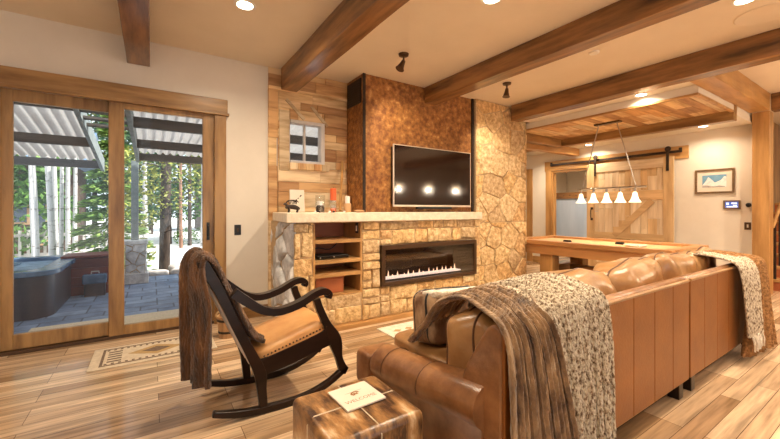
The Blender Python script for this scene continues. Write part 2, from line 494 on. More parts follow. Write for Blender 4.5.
struct(B(4.2, 11.4, -3.7, -3.6, 0, H).build('wall_back', 'plaster_wall'))
struct(B(.72, 1.2, WY - .02, WY, 0, .14).build('baseboard_left', 'fir_x', bev=.004))
w = MB(); w.box(WX - .02, WX, 1.62, 3.7, 0, .15); w.box(WX - .02, WX, 5.27, 5.62, 0, .15)
struct(w.build('baseboard_right', 'pine_y', bev=.004))

# dropped ceiling of the billiard area
struct(B(5.29, 5.62, 1.60, 3.95, 2.84, H - .002).build('ceiling_soffit', 'plaster_wall'))
struct(B(7.14, WX, 1.60, 6.7, 2.68, H - .002).build('ceiling_soffit.001', 'plaster_wall'))
struct(B(5.62, 7.14, 4.42, 6.7, 2.68, H - .002).build('ceiling_soffit.002', 'plaster_wall'))
r = random.Random(3); pl = MB()
yy = 1.61
while yy < 4.2:
    wd = r.uniform(.12, .19); x = 5.62
    while x < 6.99:
        l = min(r.uniform(.35, 1.0), 7.0 - x)
        if 7.0 - (x + l) < .12: l = 7.0 - x
        pl.box(x + .002, x + l - .002, yy + .002, min(yy + wd, 4.21) - .002, 2.745 - r.uniform(0, .008), 2.80)
        x += l
    yy += wd
fs_ = MB(); fs_.box(5.585, 5.62, 1.602, 4.22, 2.742, 2.839); fs_.box(5.621, 6.998, 1.602, 1.64, 2.742, 2.86); struct(fs_.build('ceiling_fascia', 'plaster_wall'))
pt_ = MB(); pt_.box(5.58, 5.625, 1.602, 4.22, 2.71, 2.741); pt_.box(5.626, 6.998, 1.602, 1.645, 2.71, 2.741)
struct(pt_.build('trim_4', 'pine_y', bev=.004))
tag(pl.build('ceiling_planking', 'plank_x'), 'reclaimed plank panel inset in the ceiling above the billiard table', 'ceiling panel')

# ------------------------------------------------------------------ timber beams
def rough_box(x0, x1, y0, y1, z0, z1, ax, seed=0):
    """hewn timber: box subdivided along its axis with slightly wavy arrises"""
    mb = MB(); n = 26; v = []
    for i in range(n + 1):
        t = i / n
        for k, (a, b) in enumerate(((0, 0), (1, 0), (1, 1), (0, 1))):
            j1 = .009 * mnoise.noise(Vector((t * 9, k * 3.1, seed))); j2 = .009 * mnoise.noise(Vector((t * 9, k * 3.1 + 50, seed)))
            if ax == 'y': v.append((x0 + (x1 - x0) * a + j1, y0 + (y1 - y0) * t, z0 + (z1 - z0) * b + (j2 if b == 0 else 0)))
            else: v.append((x0 + (x1 - x0) * t, y0 + (y1 - y0) * a + j1, z0 + (z1 - z0) * b + (j2 if b == 0 else 0)))
    f = [(i * 4 + k, i * 4 + (k + 1) % 4, i * 4 + 4 + (k + 1) % 4, i * 4 + 4 + k) for i in range(n) for k in range(4)]
    f += [(3, 2, 1, 0), (n * 4, n * 4 + 1, n * 4 + 2, n * 4 + 3)]
    return mb.add(v, f)
G = 'timber ceiling beams'
def beam(x0, x1, y0, y1, z0, ax, label, m=None, z1=H - .001, seed=0):
    return tag(rough_box(x0, x1, y0, y1, z0, z1, ax, seed).build('ceiling_beam', m or 'beam_' + ax, bev=.008), label, 'beam', G)
beam(-.205, -.01, -3, WY - .002, 2.80, 'y', 'dark timber ceiling beam above the glass sliding doors', seed=1)
beam(1.35, 1.55, -3, 4.50, 2.80, 'y', 'dark timber ceiling beam ending on the reclaimed plank wall', seed=2)
beam(3.29, 3.49, -3, 4.07, 2.84, 'y', 'dark timber ceiling beam ending on the copper panel above the television', seed=3)
beam(5.08, 5.28, -3, 3.965, 2.81, 'y', 'dark timber ceiling beam ending on the rough stone pillar', seed=4)
beam(5.281, 7.80, 1.38, 1.60, 2.81, 'x', 'lighter cross beam running from the stone pillar beam to the wooden post', 'pine_x', seed=5)
beam(7.85, 8.05, -3, 1.379, 2.81, 'y', 'timber beam over the staircase beside the wooden post', seed=6)
beam(7.0, 7.14, 1.601, 6.6, 2.60, 'y', 'narrow timber beam along the far edge of the plank ceiling panel', 'fir_y', seed=7)
beam(5.63, 6.999, 4.22, 4.40, 2.60, 'x', 'short timber beam closing the end of the plank ceiling panel', 'fir_x', seed=8)
beam(6.0, 8.04, 4.42, 4.58, 2.52, 'x', 'short pale timber beam hung under the low white soffit', 'pine_x', z1=2.679, seed=9)
tag(MB().box(7.81, 8.04, 1.385, 1.58, 0, 2.809).build('timber_post', 'pine_z', bev=.008), 'square golden wooden post at the end of the picture wall by the stairs', 'post')

# ------------------------------------------------------------------ sliding glass doors
door = struct(bpy.data.objects.new('door_1', None)); COL.objects.link(door); door.location = (-.26, WY, 0)
tag(door, 'wood framed double sliding glass doors to the patio', 'door')
c = MB(); c.box(-1.32, .74, WY - .045, WY - .001, 2.405, 2.57); c.build('head_casing', 'fir_x', door, bev=.006)
c = MB(); c.box(-1.32, .755, WY - .06, WY - .001, 2.385, 2.415); c.build('head_bead', 'fir_x', door, bev=.004)
B(.60, .725, WY - .04, WY - .001, 0, 2.385).build('side_casing', 'fir_z', door, bev=.006)
B(-1.30, -1.13, WY - .04, WY - .001, 0, 2.385).build('side_casing', 'fir_z', door, bev=.006)
def panel(x0, x1, g0, g1, gz0, gz1, y):
    rt = MB()
    rt.box(x0, g0, y, y + .036, .03, 2.40); rt.box(g1, x1, y, y + .05, .03, 2.40)
    rt.box(g0, g1, y, y + .05, .03, gz0); rt.box(g0, g1, y, y + .05, gz1, 2.40)
    f = rt.build('door_panel', 'fir_z', door, bev=.005)
    B(g0, g1, y + .02, y + .028, gz0, gz1).build('glass_pane', 'pane_glass', f)
    return f
panel(-1.128, -.345, -1.045, -.36, .165, 2.29, WY + .055)
p2 = panel(-.355, .60, -.228, .485, .125, 2.33, WY)
h = MB(); h.box(.525, .555, WY - .012, WY, .96, 1.16); h.tube([(.54, WY - .012, 1.0), (.54, WY - .045, 1.0), (.54, WY - .045, 1.12), (.54, WY - .012, 1.12)], .008)
h.build('door_handle', 'black', p2)
B(-1.13, .60, WY + .0, WY + .12, 0, .028).build('threshold', 'bronze', door, bev=.004)

# light switch
def plate(name, x, z, label, col='black', toggle='bronze'):
    t = thing(name, (x, WY, z), label, 'light switch')
    B(x - .037, x + .037, WY - .008, WY - .0005, z - .06, z + .06).build('cover_plate', col, t, bev=.003)
    B(x - .010, x + .010, WY - .014, WY - .008, z - .022, z + .022).build('toggle', toggle, t, bev=.002)
    return t
plate('light_switch', .855, 1.065, 'dark light switch on the plain wall beside the sliding doors')

# ------------------------------------------------------------------ reclaimed plank wall
r = random.Random(11); pw = MB()
PX0, PX1, PY = 1.205, 2.282, WY - .003
win = (1.47, 1.91, 1.92, 2.43)
def plank(x0, x1, z0, z1):
    if x1 - x0 < .02: return
    pw.box(x0 + .0015, x1 - .0015, PY - r.uniform(.022, .034), PY, z0 + .0015, z1 - .0015)
pw.box(PX0, PX0 + .115, PY - .034, PY, .0, 1.17); pw.box(PX0, PX0 + .11, PY - .03, PY, 1.17, 1.85); pw.box(PX0, PX0 + .10, PY - .026, PY, 1.85, 2.2)
pw.box(PX0, PX0 + .115, PY - .032, PY, 2.2, 2.80)
pw.box(PX0 + .13, PX0 + .258, PY - .04, PY, 1.80, 2.56)
z = 1.17
while z < H - .002:
    hh = min(r.choice([.10, .13, .15, .17, .19]), H - .002 - z)
    if H - z - hh < .05: hh = H - .002 - z
    x = PX0 + .117 if z < 2.80 else PX0
    while x < PX1 - .001:
        l = min(r.uniform(.22, .75), PX1 - x)
        if PX1 - x - l < .1: l = PX1 - x
        a, b = x, x + l
        if z + hh > win[2] and z < win[3]:
            # split round the window
            if a < win[0]: plank(a, min(b, win[0]), z, z + hh)
            if b > win[1]: plank(max(a, win[1]), b, z, z + hh)
            if z < win[2]: plank(max(a, win[0]), min(b, win[1]), z, win[2])
            if z + hh > win[3]: plank(max(a, win[0]), min(b, win[1]), win[3], z + hh)
        else:
            plank(a, b, z, z + hh)
        x += l
    z += hh
for (x0, z0, x1, z1) in ((1.42, 2.70, 1.66, 2.47), (1.75, 2.66, 1.98, 2.42)):
    L_ = math.hypot(x1 - x0, z1 - z0); a = math.atan2(z1 - z0, x1 - x0)
    cx, cz = (x0 + x1) / 2, (z0 + z1) / 2
    pw.box(cx - L_ / 2, cx + L_ / 2, PY - .046, PY - .034, cz - .02, cz + .02, rot=Matrix.Rotation(-a, 3, 'Y'))
pw.box(PX0, 2.28, PY - .055, PY, 2.80, 2.835)
tag(pw.build('plank_cladding', 'plank_x', bev=.003), 'reclaimed barnwood plank cladding around the small window beside the copper panel', 'wall cladding')
wn = struct(bpy.data.objects.new('window_1', None)); COL.objects.link(wn); wn.location = (1.69, WY, 1.92)
f = MB(); yf0, yf1 = WY - .06, WY + .06
f.box(1.455, 1.475, yf0 + .03, yf1, 1.90, 2.45); f.box(1.885, 1.935, yf0, yf1, 1.90, 2.45); f.box(1.475, 1.885, yf0, yf1, 2.41, 2.45); f.box(1.475, 1.885, yf0, yf1, 1.90, 1.93)
f.build('window_frame', 'fence_wood', wn, bev=.004)
B(1.665, 1.69, WY + .0, WY + .04, 1.93, 2.41).build('mullion', 'fence_wood', wn)
B(1.475, 1.885, WY + .015, WY + .021, 1.93, 2.41).build('glass_pane', 'pane_glass', wn)
sl = MB(); 
for k in range(5): sl.box(1.455 + k * .108, 1.455 + k * .108 + .104, WY - .085, WY - .035, 1.815, 1.90)
sl.build('window_sill', 'plank_z', wn, bev=.006)

# ------------------------------------------------------------------ stone fireplace
BX0, BX1, BY = 1.235, 3.90, 3.60       # base body; stones stand ~4cm proud
TX0, TX1, TY = 4.30, 5.53, 4.03        # pillar
cub = (1.414, 1.997, .37, 1.172); fi = (2.235, 3.80, .405, .885)
fp = thing('stone_fireplace', (2.6, 3.6, 0), 'golden rough stone fireplace wall with a full height stone pillar', 'fireplace')
bd = MB()
bd.box(BX0, cub[0], BY, WY - .04, 0, 1.17); bd.box(cub[1], fi[0], BY, WY - .04, 0, 1.17); bd.box(fi[1], BX1, BY, WY - .04, 0, 1.17)
bd.box(cub[0], cub[1], BY, WY - .04, 0, cub[2]); bd.box(fi[0], fi[1], BY, WY - .04, 0, fi[2]); bd.box(fi[0], fi[1], BY, WY - .04, fi[3], 1.17)
bd.box(cub[0], cub[1], BY + .45, WY - .04, cub[2], 1.17); bd.box(fi[0], fi[1], BY + .42, WY - .04, fi[2], fi[3])
bd.box(BX1, TX1, TY + .0, WY - .001, 0, 1.17); bd.box(TX0, TX1, TY, WY - .001, 1.17, H - .001)
bd.build('mortar_core', 'mortar', fp)
st = MB()
rects = [(BX0 - .03, cub[0], 0.05, 1.17), (cub[1], fi[0], 0.05, 1.17), (fi[1], BX1 + .02, 0.05, 1.17), (cub[0], cub[1], 0.05, cub[2]),
         (fi[0], fi[1], 0.05, fi[2]), (fi[0], fi[1], fi[3], 1.17)]
stones(st, rects, BX0 - .1, BX1 + .1, 0, 1.2, .33, .19, lambda u, v, d: (u, BY - d, v), 5, .010, .036, ashlar=True)
st.build('stone_facing', 'stone', fp, smooth=50)
st = MB()
stones(st, [(BY - .0, WY - .05, 0.0, 1.17)], BY - .1, WY, 0, 1.2, .42, .24, lambda u, v, d: (BX0 - d * 1.3 + .07 * (u - BY), u, v), 8, .02, .06)
st.f = [tuple(reversed(q)) for q in st.f]
st.build('side_stone', 'grey_stone', fp, smooth=50)['label'] = 'fireplace side stones coloured grey to stand in for patio daylight'  # cool daylight is put into the grey colour; same stone as the front
st = MB()
stones(st, [(BX1 + .02, TX1 + .03, 0.05, 1.10), (TX0, TX1 + .03, 1.10, H - .002)], BX1, TX1 + .1, 0, H + .1, .40, .25, lambda u, v, d: (u, TY - d, v), 21, .008, .03)
st.build('pillar_stone', 'stone', fp, smooth=50)
st = MB()
stones(st, [(TY - .03, WY - .03, 0.0, H - .002)], TY - .1, WY, 0, H, .3, .28, lambda u, v, d: (TX1 + d, u, v), 22, .015, .05)
st.build('pillar_return_stone', 'stone', fp, smooth=50)
B(BX0, BX1 + .0, BY - .075, BY - .0, 0, .05).build('hearth_trim', 'pine_x', fp, bev=.004)

# mantel slab
ms = MB(); ms.prism([(1.105, 3.50), (3.87, 3.50), (3.90, 4.0), (3.90, WY - .045), (1.25, WY - .045)], 'z', 1.172, 1.272)
tag(ms.build('mantel_shelf', 'mantel_stone', bev=.008), 'long pale limestone mantel slab over the fireplace', 'mantel')

# copper chimney breast
cb = thing('copper_chimney_breast', (3.3, 4.3, 1.272), 'hammered rust brown copper chimney breast behind the television', 'chimney breast')
cp = MB(); cp.box(2.283, 4.29, 4.08, WY - .001, 1.273, H - .001)
cp.build('copper_panel', 'copper', cb, bev=.004)
B(2.276, 2.315, 4.066, 4.08, 1.273, H - .002).build('corner_trim', 'dark_iron', cb, bev=.002)
B(4.245, 4.285, 4.055, 4.08, 1.273, H - .002).build('corner_trim', 'dark_iron', cb, bev=.002)
vg = MB(); vg.box(2.268, 2.282, 4.12, 4.50, 2.70, 3.02)
for k in range(9): vg.box(2.262, 2.27, 4.14, 4.48, 2.72 + k * .032, 2.735 + k * .032)
vg.build('vent_grille', 'black', cb)

# television
tv = thing('television', (3.416, 4.0, 1.33), 'wide flat television with thin silver edge on the copper panel', 'television')
B(2.71, 4.12, 4.005, 4.075, 1.38, 2.16).build('rear_housing', 'black', tv, bev=.01)
B(2.692, 4.141, 3.985, 4.006, 1.345, 2.185).build('bezel', 'silver', tv, bev=.003)
B(2.707, 4.126, 3.981, 3.986, 1.372, 2.172).build('screen', 'screen', tv)
B(3.10, 3.75, 3.99, 4.03, 1.315, 1.345).build('soundbar_lip', 'black', tv, bev=.004)

# built-in shelf niche
sc_ = thing('shelf_cabinet', (1.705, 3.9, .37), 'open wooden shelf niche built into the fireplace stone', 'shelf unit')
b = MB(); y0, y1 = BY - .01, BY + .44
b.box(cub[0], cub[1], y1 - .015, y1, cub[2], cub[3]); b.build('back_panel', 'redwood', sc_)
b = MB(); b.box(cub[0], cub[0] + .02, y0, y1 - .015, cub[2], cub[3]); b.box(cub[1] - .02, cub[1], y0, y1 - .015, cub[2], cub[3])
b.box(cub[0] + .02, cub[1] - .02, y0, y1 - .015, cub[2], cub[2] + .015); b.box(cub[0] + .02, cub[1] - .02, y0, y1 - .015, cub[3] - .01, cub[3])
b.build('cabinet_body', 'pine_z', sc_)
for z in (.94, .72, .575):
    B(cub[0] + .02, cub[1] - .02, y0, y1 - .015, z, z + .04).build('shelf', 'pine_x', sc_, bev=.004)
bx = thing('media_player', (1.70, 3.8, .76), 'thin black media box on the middle niche shelf', 'media player')
B(1.50, 1.86, 3.66, 3.90, .766, .80).build('case', 'black', bx, bev=.004)
B(1.50, 1.86, 3.655, 3.66, .772, .796).build('front_panel', 'black_gloss', bx)
for x in (1.52, 1.68): MB().lathe([(.007, 0), (.007, .006)], (x, 3.656, .784), 10, Matrix.Rotation(R(90), 3, 'X')).build('button', 'silver', bx)
cbl = MB().tube(cat([(1.52, 3.92, .80), (1.6, 3.95, .86), (1.75, 3.93, .84), (1.87, 3.95, .92)], 6), .006, 6)
tag(cbl.build('cable', 'black', smooth=60), 'loose black cable behind the media box in the niche', 'cable')
bx = thing('wooden_box', (1.63, 3.8, .385), 'reddish wooden box on the bottom of the shelf niche', 'box')
B(1.47, 1.80, 3.66, 3.95, .386, .545).build('body', 'redwood', bx, bev=.004)
B(1.465, 1.805, 3.655, 3.955, .546, .562).build('lid', 'redwood', bx, bev=.003)
sw = thing('wall_control', (1.972, 3.7, 1.06), 'small black control switch on the inner side of the niche', 'switch')
B(1.968, 1.9765, 3.64, 3.70, 1.035, 1.155).build('cover_plate', 'black', sw, bev=.002)
B(1.963, 1.968, 3.658, 3.682, 1.06, 1.12).build('button', 'white', sw)

# linear gas fireplace insert
ins = thing('fireplace_insert', (3.02, 3.6, .405), 'long black framed linear gas fire with low flames', 'fireplace insert')
f = MB(); y0 = BY - .06; a0, a1, b0, b1 = fi
a0 -= .002; a1 += .0
f.box(a0, a0 + .05, y0, y0 + .05, b0, b1); f.box(a1 - .05, a1, y0, y0 + .05, b0, b1); f.box(a0 + .05, a1 - .05, y0, y0 + .05, b0, b0 + .05); f.box(a0 + .05, a1 - .05, y0, y0 + .05, b1 - .05, b1)
f.build('frame', 'bronze', ins, bev=.004)
f = MB(); a0, a1, b0, b1 = fi; a0 += .002; a1 -= .002; b0 += .002; b1 -= .002; yb = BY + .415
f.box(a0, a1, yb - .01, yb, b0, b1); f.box(a0, a0 + .01, BY, yb - .01, b0, b1); f.box(a1 - .01, a1, BY, yb - .01, b0, b1); f.box(a0 + .01, a1 - .01, BY, yb - .01, b0, b0 + .01); f.box(a0 + .01, a1 - .01, BY, yb - .01, b1 - .01, b1)
f.build('firebox', 'black', ins)
B(a0 + .05, a1 - .05, BY - .045, BY - .041, b0 + .05, b1 - .05).build('glass_panel', 'fire_glass', ins)
B(a0 + .06, a1 - .2, BY + .05, BY + .17, b0 + .052, b0 + .07).build('burner_tray', 'burner', ins, bev=.004)
r = random.Random(4)
for k in range(16):
    x = a0 + .10 + k * (a1 - a0 - .36) / 15 + r.uniform(-.015, .015); hh = r.choice([.03, .045, .06, .08])
    MB().lathe([(.007, 0), (.010, hh * .25), (.005, hh * .65), (.001, hh)], (x, BY + .10, b0 + .072), 8).build('flame', 'flame', ins, smooth=80)

# things on the mantel
MZ = 1.2725
# carved animal figurine
fg = MB()
r = random.Random(9)
fg.tube(cat([(1.29, 3.74, MZ + .045), (1.33, 3.74, MZ + .06), (1.39, 3.74, MZ + .055), (1.42, 3.74, MZ + .03)], 5), [.012] + [.022] * 14 + [.016], 8) if False else None
body = cat([(1.27, 3.74, MZ + .05, .012), (1.30, 3.74, MZ + .062, .022), (1.35, 3.74, MZ + .06, .026), (1.39, 3.74, MZ + .05, .022), (1.42, 3.74, MZ + .04, .012)], 4)
ft = thing('animal_figurine', (1.35, 3.74, MZ), 'small dark carved animal figurine with antlers at the end of the mantel', 'figurine')
MB().tube([q[:3] for q in body], [q[3] for q in body], 10).build('body', 'dark_iron', ft, smooth=80)
for x, y in ((1.30, 3.725), (1.30, 3.755), (1.39, 3.725), (1.39, 3.755)):
    MB().tube([(x, y, MZ + .055), (x + .008, y, MZ + .025), (x, y, MZ + .001)], [.010, .007, .007], 6).build('leg', 'dark_iron', ft, smooth=60)
hd = cat([(1.285, 3.74, MZ + .065, .013), (1.272, 3.74, MZ + .09, .013), (1.25, 3.74, MZ + .085, .007)], 4)
MB().tube([q[:3] for q in hd], [q[3] for q in hd], 8).build('head', 'dark_iron', ft, smooth=60)
an = MB()
for sgn in (-1, 1):
    an.tube(cat([(1.275, 3.74, MZ + .1), (1.30, 3.74 + sgn * .02, MZ + .125), (1.35, 3.74 + sgn * .03, MZ + .13), (1.40, 3.74 + sgn * .03, MZ + .11)], 4), .005, 5)
    for q in (.31, .34, .37): an.tube([(q, 3.74 + sgn * .025, MZ + .127) if False else (1 + q, 3.74 + sgn * .025, MZ + .125), (1 + q + .01, 3.74 + sgn * .02, MZ + .09)], .004, 5)
an.build('antlers', 'dark_iron', ft, smooth=60)
ft.location.x -= .10
# little canvas leaning on the planks
cv = thing('small_canvas', (1.44, 4.2, MZ), 'small cream canvas print leaning on the plank wall', 'picture')
rot = Matrix.Rotation(R(-6), 3, 'X')
B(1.40, 1.58, 4.30, 4.32, MZ + .003, MZ + .275, rot=rot).build('board', 'paper', cv)
d = MB()
for x, z, s in ((1.47, .14, .018), (1.53, .20, .012), (1.50, .17, .008)):
    d.box(1 + (x - 1) - s, x + s, 4.297, 4.302, MZ + z - s * .6, MZ + z + s * .6, rot=Matrix.Rotation(R(-40), 3, 'Y'))
d.build('drawing', 'black', cv)
# glass jar with candle
def vase(name, x, y, r0, hh, label, fill, cand=None, group=None):
    t = thing(name, (x, y, MZ), label, 'candle holder')
    MB().lathe([(r0 * .9, 0), (r0, .01), (r0, hh - .005), (r0 * .95, hh)], (x, y, MZ), 18).build('glass', 'jar_glass', t, smooth=40)
    MB().lathe([(r0 * .8, .004), (r0 * .85, hh * .3), (r0 * .6, hh * .42)], (x, y, MZ), 12).build('filling', fill, t, smooth=40)
    if cand:
        c_, cr_, z0, z1 = cand
        q = MB().lathe([(cr_, z0), (cr_, z1 - .004), (cr_ * .8, z1)], (x, y, MZ), 14).build('candle', c_, t, smooth=40)
        MB().tube([(x, y, MZ + z1), (x + .002, y, MZ + z1 + .014)], .002, 5).build('wick', 'black', q)
    return t
vase('hurricane_vase', 1.545, 3.72, .055, .19, 'clear glass hurricane with a white candle and dark pebbles on the mantel', 'dark_iron', ('white_wax', .035, .08, .125))
vase('goblet_candle_holder', 1.70, 3.72, .040, .115, 'painted glass holder carrying a tall orange pillar candle', 'orange_wax', ('orange_wax', .034, .135, .27))
MB().lathe([(.037, .115), (.03, .125), (.036, .134)], (1.70, 3.72, MZ), 14).build('rim', 'steel', bpy.data.objects['goblet_candle_holder'], smooth=40)
sk = MB().tube(cat([(1.92, 4.0, MZ + .022), (2.05, 4.24, MZ + .33), (2.185, 4.475, MZ + .69)], 8), .018, 8)
tag(sk.build('walking_stick', 'pine_z', smooth=60), 'pale wooden stick leaning from the mantel to the plank wall', 'stick')
wb = thing('candle_block', (1.91, 3.78, MZ), 'round wooden block with a white votive candle on the mantel', 'candle holder')
MB().lathe([(.042, 0), (.044, .01), (.044, .10), (.04, .105)], (1.91, 3.78, MZ), 16).build('block', 'bucket_wood', wb, smooth=40)
MB().lathe([(.028, .106), (.028, .185), (.02, .19)], (1.91, 3.78, MZ), 14).build('candle', 'white_wax', wb, smooth=40)
r = random.Random(2)
for k in range(9):
    x = 1.44 + k * .055 + r.uniform(-.012, .012)
    if 1.49 < x < 1.60 or 1.66 < x < 1.74: continue
    if x > 1.8: continue
    o = MB().puff((x, 3.58 + r.uniform(0, .05), MZ + .0105), (.028, .022, .022), (1, 1), n=8).build('pebble', 'dark_iron' if k % 3 else 'white', smooth=180)
    tag(o, 'small dark pebble scattered along the mantel front' if k % 3 else 'small pale pebble scattered along the mantel front', 'pebble', 'dark pebbles on the mantel' if k % 3 else 'pale pebbles on the mantel')
o = MB().puff((2.0, 3.66, MZ + .016), (.13, .07, .032), (.9, .9), n=10).build('wood_dish', 'bucket_wood', smooth=180)
tag(o, 'little oval wooden dish on the mantel beside the candle block', 'dish')

# ------------------------------------------------------------------ ceiling fittings
def can(x, y, z, label, r0=.085):
    t = thing('recessed_light', (x, y, z), label, 'ceiling light', 'recessed ceiling lights')
    MB().lathe([(r0 * .78, -.004), (r0, -.006), (r0 * 1.08, -.001), (r0 * 1.05, .004)], (x, y, z), 20).build('trim_ring', 'white', t, smooth=40)
    MB().lathe([(r0 * .05, -.0065), (r0 * .77, -.0055), (r0 * .77, -.001)], (x, y, z), 20).build('lens', 'lamp_glow', t, smooth=40)
    return t
lab = 'round recessed light '
can(.676, 3.29, H, lab + 'in the ceiling over the wall right of the sliding doors')
can(2.38, 2.05, H, lab + 'at the top edge between the two middle beams')
can(4.17, .885, H, lab + 'beside the round ceiling speaker')
can(5.46, 2.17, 2.84, lab + 'in the narrow soffit behind the stone pillar beam', .075)
can(7.58, 2.11, 2.68, lab + 'above the framed snow picture', .075)
can(7.72, 4.05, 2.68, lab + 'above the barn door track', .075)
can(7.3, 5.0, 2.68, lab + 'in the low soffit beyond the short pale beam', .075)
o = MB().lathe([(.02, -.022), (.05, -.018), (.055, 0)], (4.14, 2.11, H), 18).build('smoke_detector', 'white', smooth=40)
tag(o, 'small white smoke detector on the ceiling between two beams', 'smoke detector')
o = MB().lathe([(.05, -.004), (.18, -.005), (.20, -.008), (.21, 0)], (4.62, .85, H), 28).build('ceiling_speaker', 'plaster_ceiling', smooth=40)
tag(o, 'large round flush ceiling speaker near the corner beam', 'speaker')
def spot(x, y, tilt, label):
    t = thing('ceiling_spotlight', (x, y, H), label, 'spotlight', 'bronze ceiling spotlights')
    MB().lathe([(.02, -.03), (.055, -.022), (.06, -.004), (.06, 0)], (x, y, H), 18).build('canopy', 'bronze', t, smooth=40)
    MB().tube([(x, y, H - .025), (x, y, H - .075)], .011, 8).build('stem', 'bronze', t, smooth=40)
    m = Matrix.Rotation(tilt, 3, 'Y')
    hd = MB().lathe([(.052, -.115), (.046, -.112), (.028, -.045), (.022, 0), (.012, .01)], (x, y, H - .08), 16, m).build('lamp_head', 'bronze', t, smooth=40)
    MB().lathe([(.001, -.113), (.045, -.1125), (.045, -.11)], (x, y, H - .08), 16, m).build('lamp_face', 'cream_plate', hd)
spot(2.39, 3.33, R(28), 'bronze spotlight on the ceiling aimed at the copper panel above the television')
spot(4.14, 3.30, R(8), 'bronze spotlight on the ceiling aimed at the stone pillar')

# ------------------------------------------------------------------ barn door wall
op = struct(bpy.data.objects.new('trim_1', None)); COL.objects.link(op); op.location = (WX, 4.2, 0)
tag(op, 'golden wood casing around the barn door opening', 'door casing')
B(WX - .03, WX - .001, 2.44, 5.27, 2.235, 2.465).build('header_board', 'pine_y', op, bev=.004)
B(WX - .025, WX - .001, 5.10, 5.25, 0, 2.234).build('side_casing', 'pine_z', op, bev=.004)
B(WX - .001, WX + .12, 5.06, 5.10, 0, 2.23).build('jamb', 'pine_z', op)
B(WX - .001, WX + .12, 3.7, 5.06, 2.19, 2.23).build('jamb', 'pine_y', op)
tr = thing('barn_door_track', (WX - .05, 3.6, 2.36), 'dark iron sliding track above the barn door', 'door track')
B(WX - .075, WX - .062, 2.52, 5.1, 2.345, 2.39).build('rail', 'dark_iron', tr, bev=.002)
for y in (2.62, 3.4, 4.2, 5.0): B(WX - .062, WX - .031, y - .02, y + .02, 2.35, 2.385).build('bracket', 'dark_iron', tr)
for y in (2.54, 5.06): B(WX - .09, WX - .076, y - .025, y + .025, 2.34, 2.43).build('stop', 'dark_iron', tr, bev=.003)
bdX0, bdX1, by0, by1 = WX - .125, WX - .08, 2.63, 4.20
bdr = thing('barn_door', (WX - .1, 3.4, .02), 'wide rustic sliding barn door of mixed planks with a diagonal brace', 'door')
r = random.Random(17); p = MB(); y = by0
while y < by1 - .01:
    wd = min(r.uniform(.10, .18), by1 - y)
    if by1 - y - wd < .06: wd = by1 - y
    z = .03
    while z < 2.27:
        l = min(r.uniform(.5, 1.3), 2.28 - z)
        if 2.28 - z - l < .15: l = 2.28 - z
        p.box(bdX0 + .018, bdX1, y + .002, y + wd - .002, z + .002, z + l - .002); z += l
    y += wd
p.build('plank_field', 'barn_z', bdr)
fr = MB()
fr.box(bdX0, bdX0 + .018, by0, by0 + .16, .03, 2.28); fr.box(bdX0, bdX0 + .018, by1 - .16, by1, .03, 2.28)
fr.build('stile', 'barn_z', bdr, bev=.004)
fr = MB()
for z0, z1 in ((.03, .2), (1.50, 1.68), (2.10, 2.28), (.72, .84)): fr.box(bdX0 + .001, bdX0 + .019, by0 + .16, by1 - .16, z0, z1)
fr.build('rail', 'barn_y', bdr, bev=.004)
L_ = math.hypot(1.1, .66); a = math.atan2(.66, -1.1)
L_ = .98; MB().box(bdX0 - .002, bdX0 + .017, 3.31 - L_ / 2, 3.31 + L_ / 2, 1.13 - .06, 1.13 + .06, rot=Matrix.Rotation(R(-46), 3, 'X')).build('brace', 'barn_y', bdr, bev=.004)
for y in (2.72, 4.02):
    hg = MB(); hg.box(bdX0 - .008, bdX0, y - .022, y + .022, 2.02, 2.42)
    hg.lathe([(.045, -.012), (.05, -.006), (.05, .006), (.045, .012)], (bdX0 + .012, y, 2.425), 16, Matrix.Rotation(R(90), 3, 'Y'))
    hg.build('hanger', 'dark_iron', bdr, bev=.002)
hn = MB(); hn.tube(cat([(bdX0 - .002, 4.09, 1.12), (bdX0 - .04, 4.09, 1.14), (bdX0 - .045, 4.09, 1.22), (bdX0 - .04, 4.09, 1.3), (bdX0 - .002, 4.09, 1.32)], 4), .009, 8)
hn.box(bdX0 - .004, bdX0, 4.065, 4.115, 1.08, 1.13); hn.box(bdX0 - .004, bdX0, 4.065, 4.115, 1.31, 1.36)
hn.build('pull_handle', 'dark_iron', bdr, smooth=50)
# room behind: bluish plank door
d2 = struct(bpy.data.objects.new('door_2', None)); COL.objects.link(d2); d2.location = (9.9, 5.4, 0)
tag(d2, 'blue grey panelled door with brown rails beyond the barn door opening', 'door')
B(9.9, 9.94, 4.9, 6.15, .05, 1.62).build('blue_panel', 'blue_panel', d2)
q = MB(); q.box(9.87, 9.9, 4.9, 6.15, 1.62, 1.80); q.box(9.87, 9.9, 4.80, 4.9, 0, 1.80); q.box(9.87, 9.9, 6.15, 6.25, 0, 1.80); q.box(9.87, 9.9, 4.9, 6.15, 0, .09)
q.build('door_frame', 'beam_y', d2, bev=.004)
for k in range(7): MB().lathe([(.016, 0), (.012, .012), (.002, .016)], (9.87, 4.98 + k * .18, 1.71), 10, Matrix.Rotation(R(-90), 3, 'Y')).build('stud', 'dark_iron', d2)
# casing of another doorway further along the wall
t3 = struct(B(WX - .03, WX - .001, 5.62, 5.78, 0, 2.34).build('trim_2', 'pine_z', bev=.004))
struct(B(WX - .03, WX - .001, 5.781, 6.69, 2.2, 2.34).build('trim_3', 'pine_y', bev=.004))
struct(B(WX - .01, WX - .001, 5.785, 6.69, 0.0, 2.19).build('door_3', 'cream_plate'))

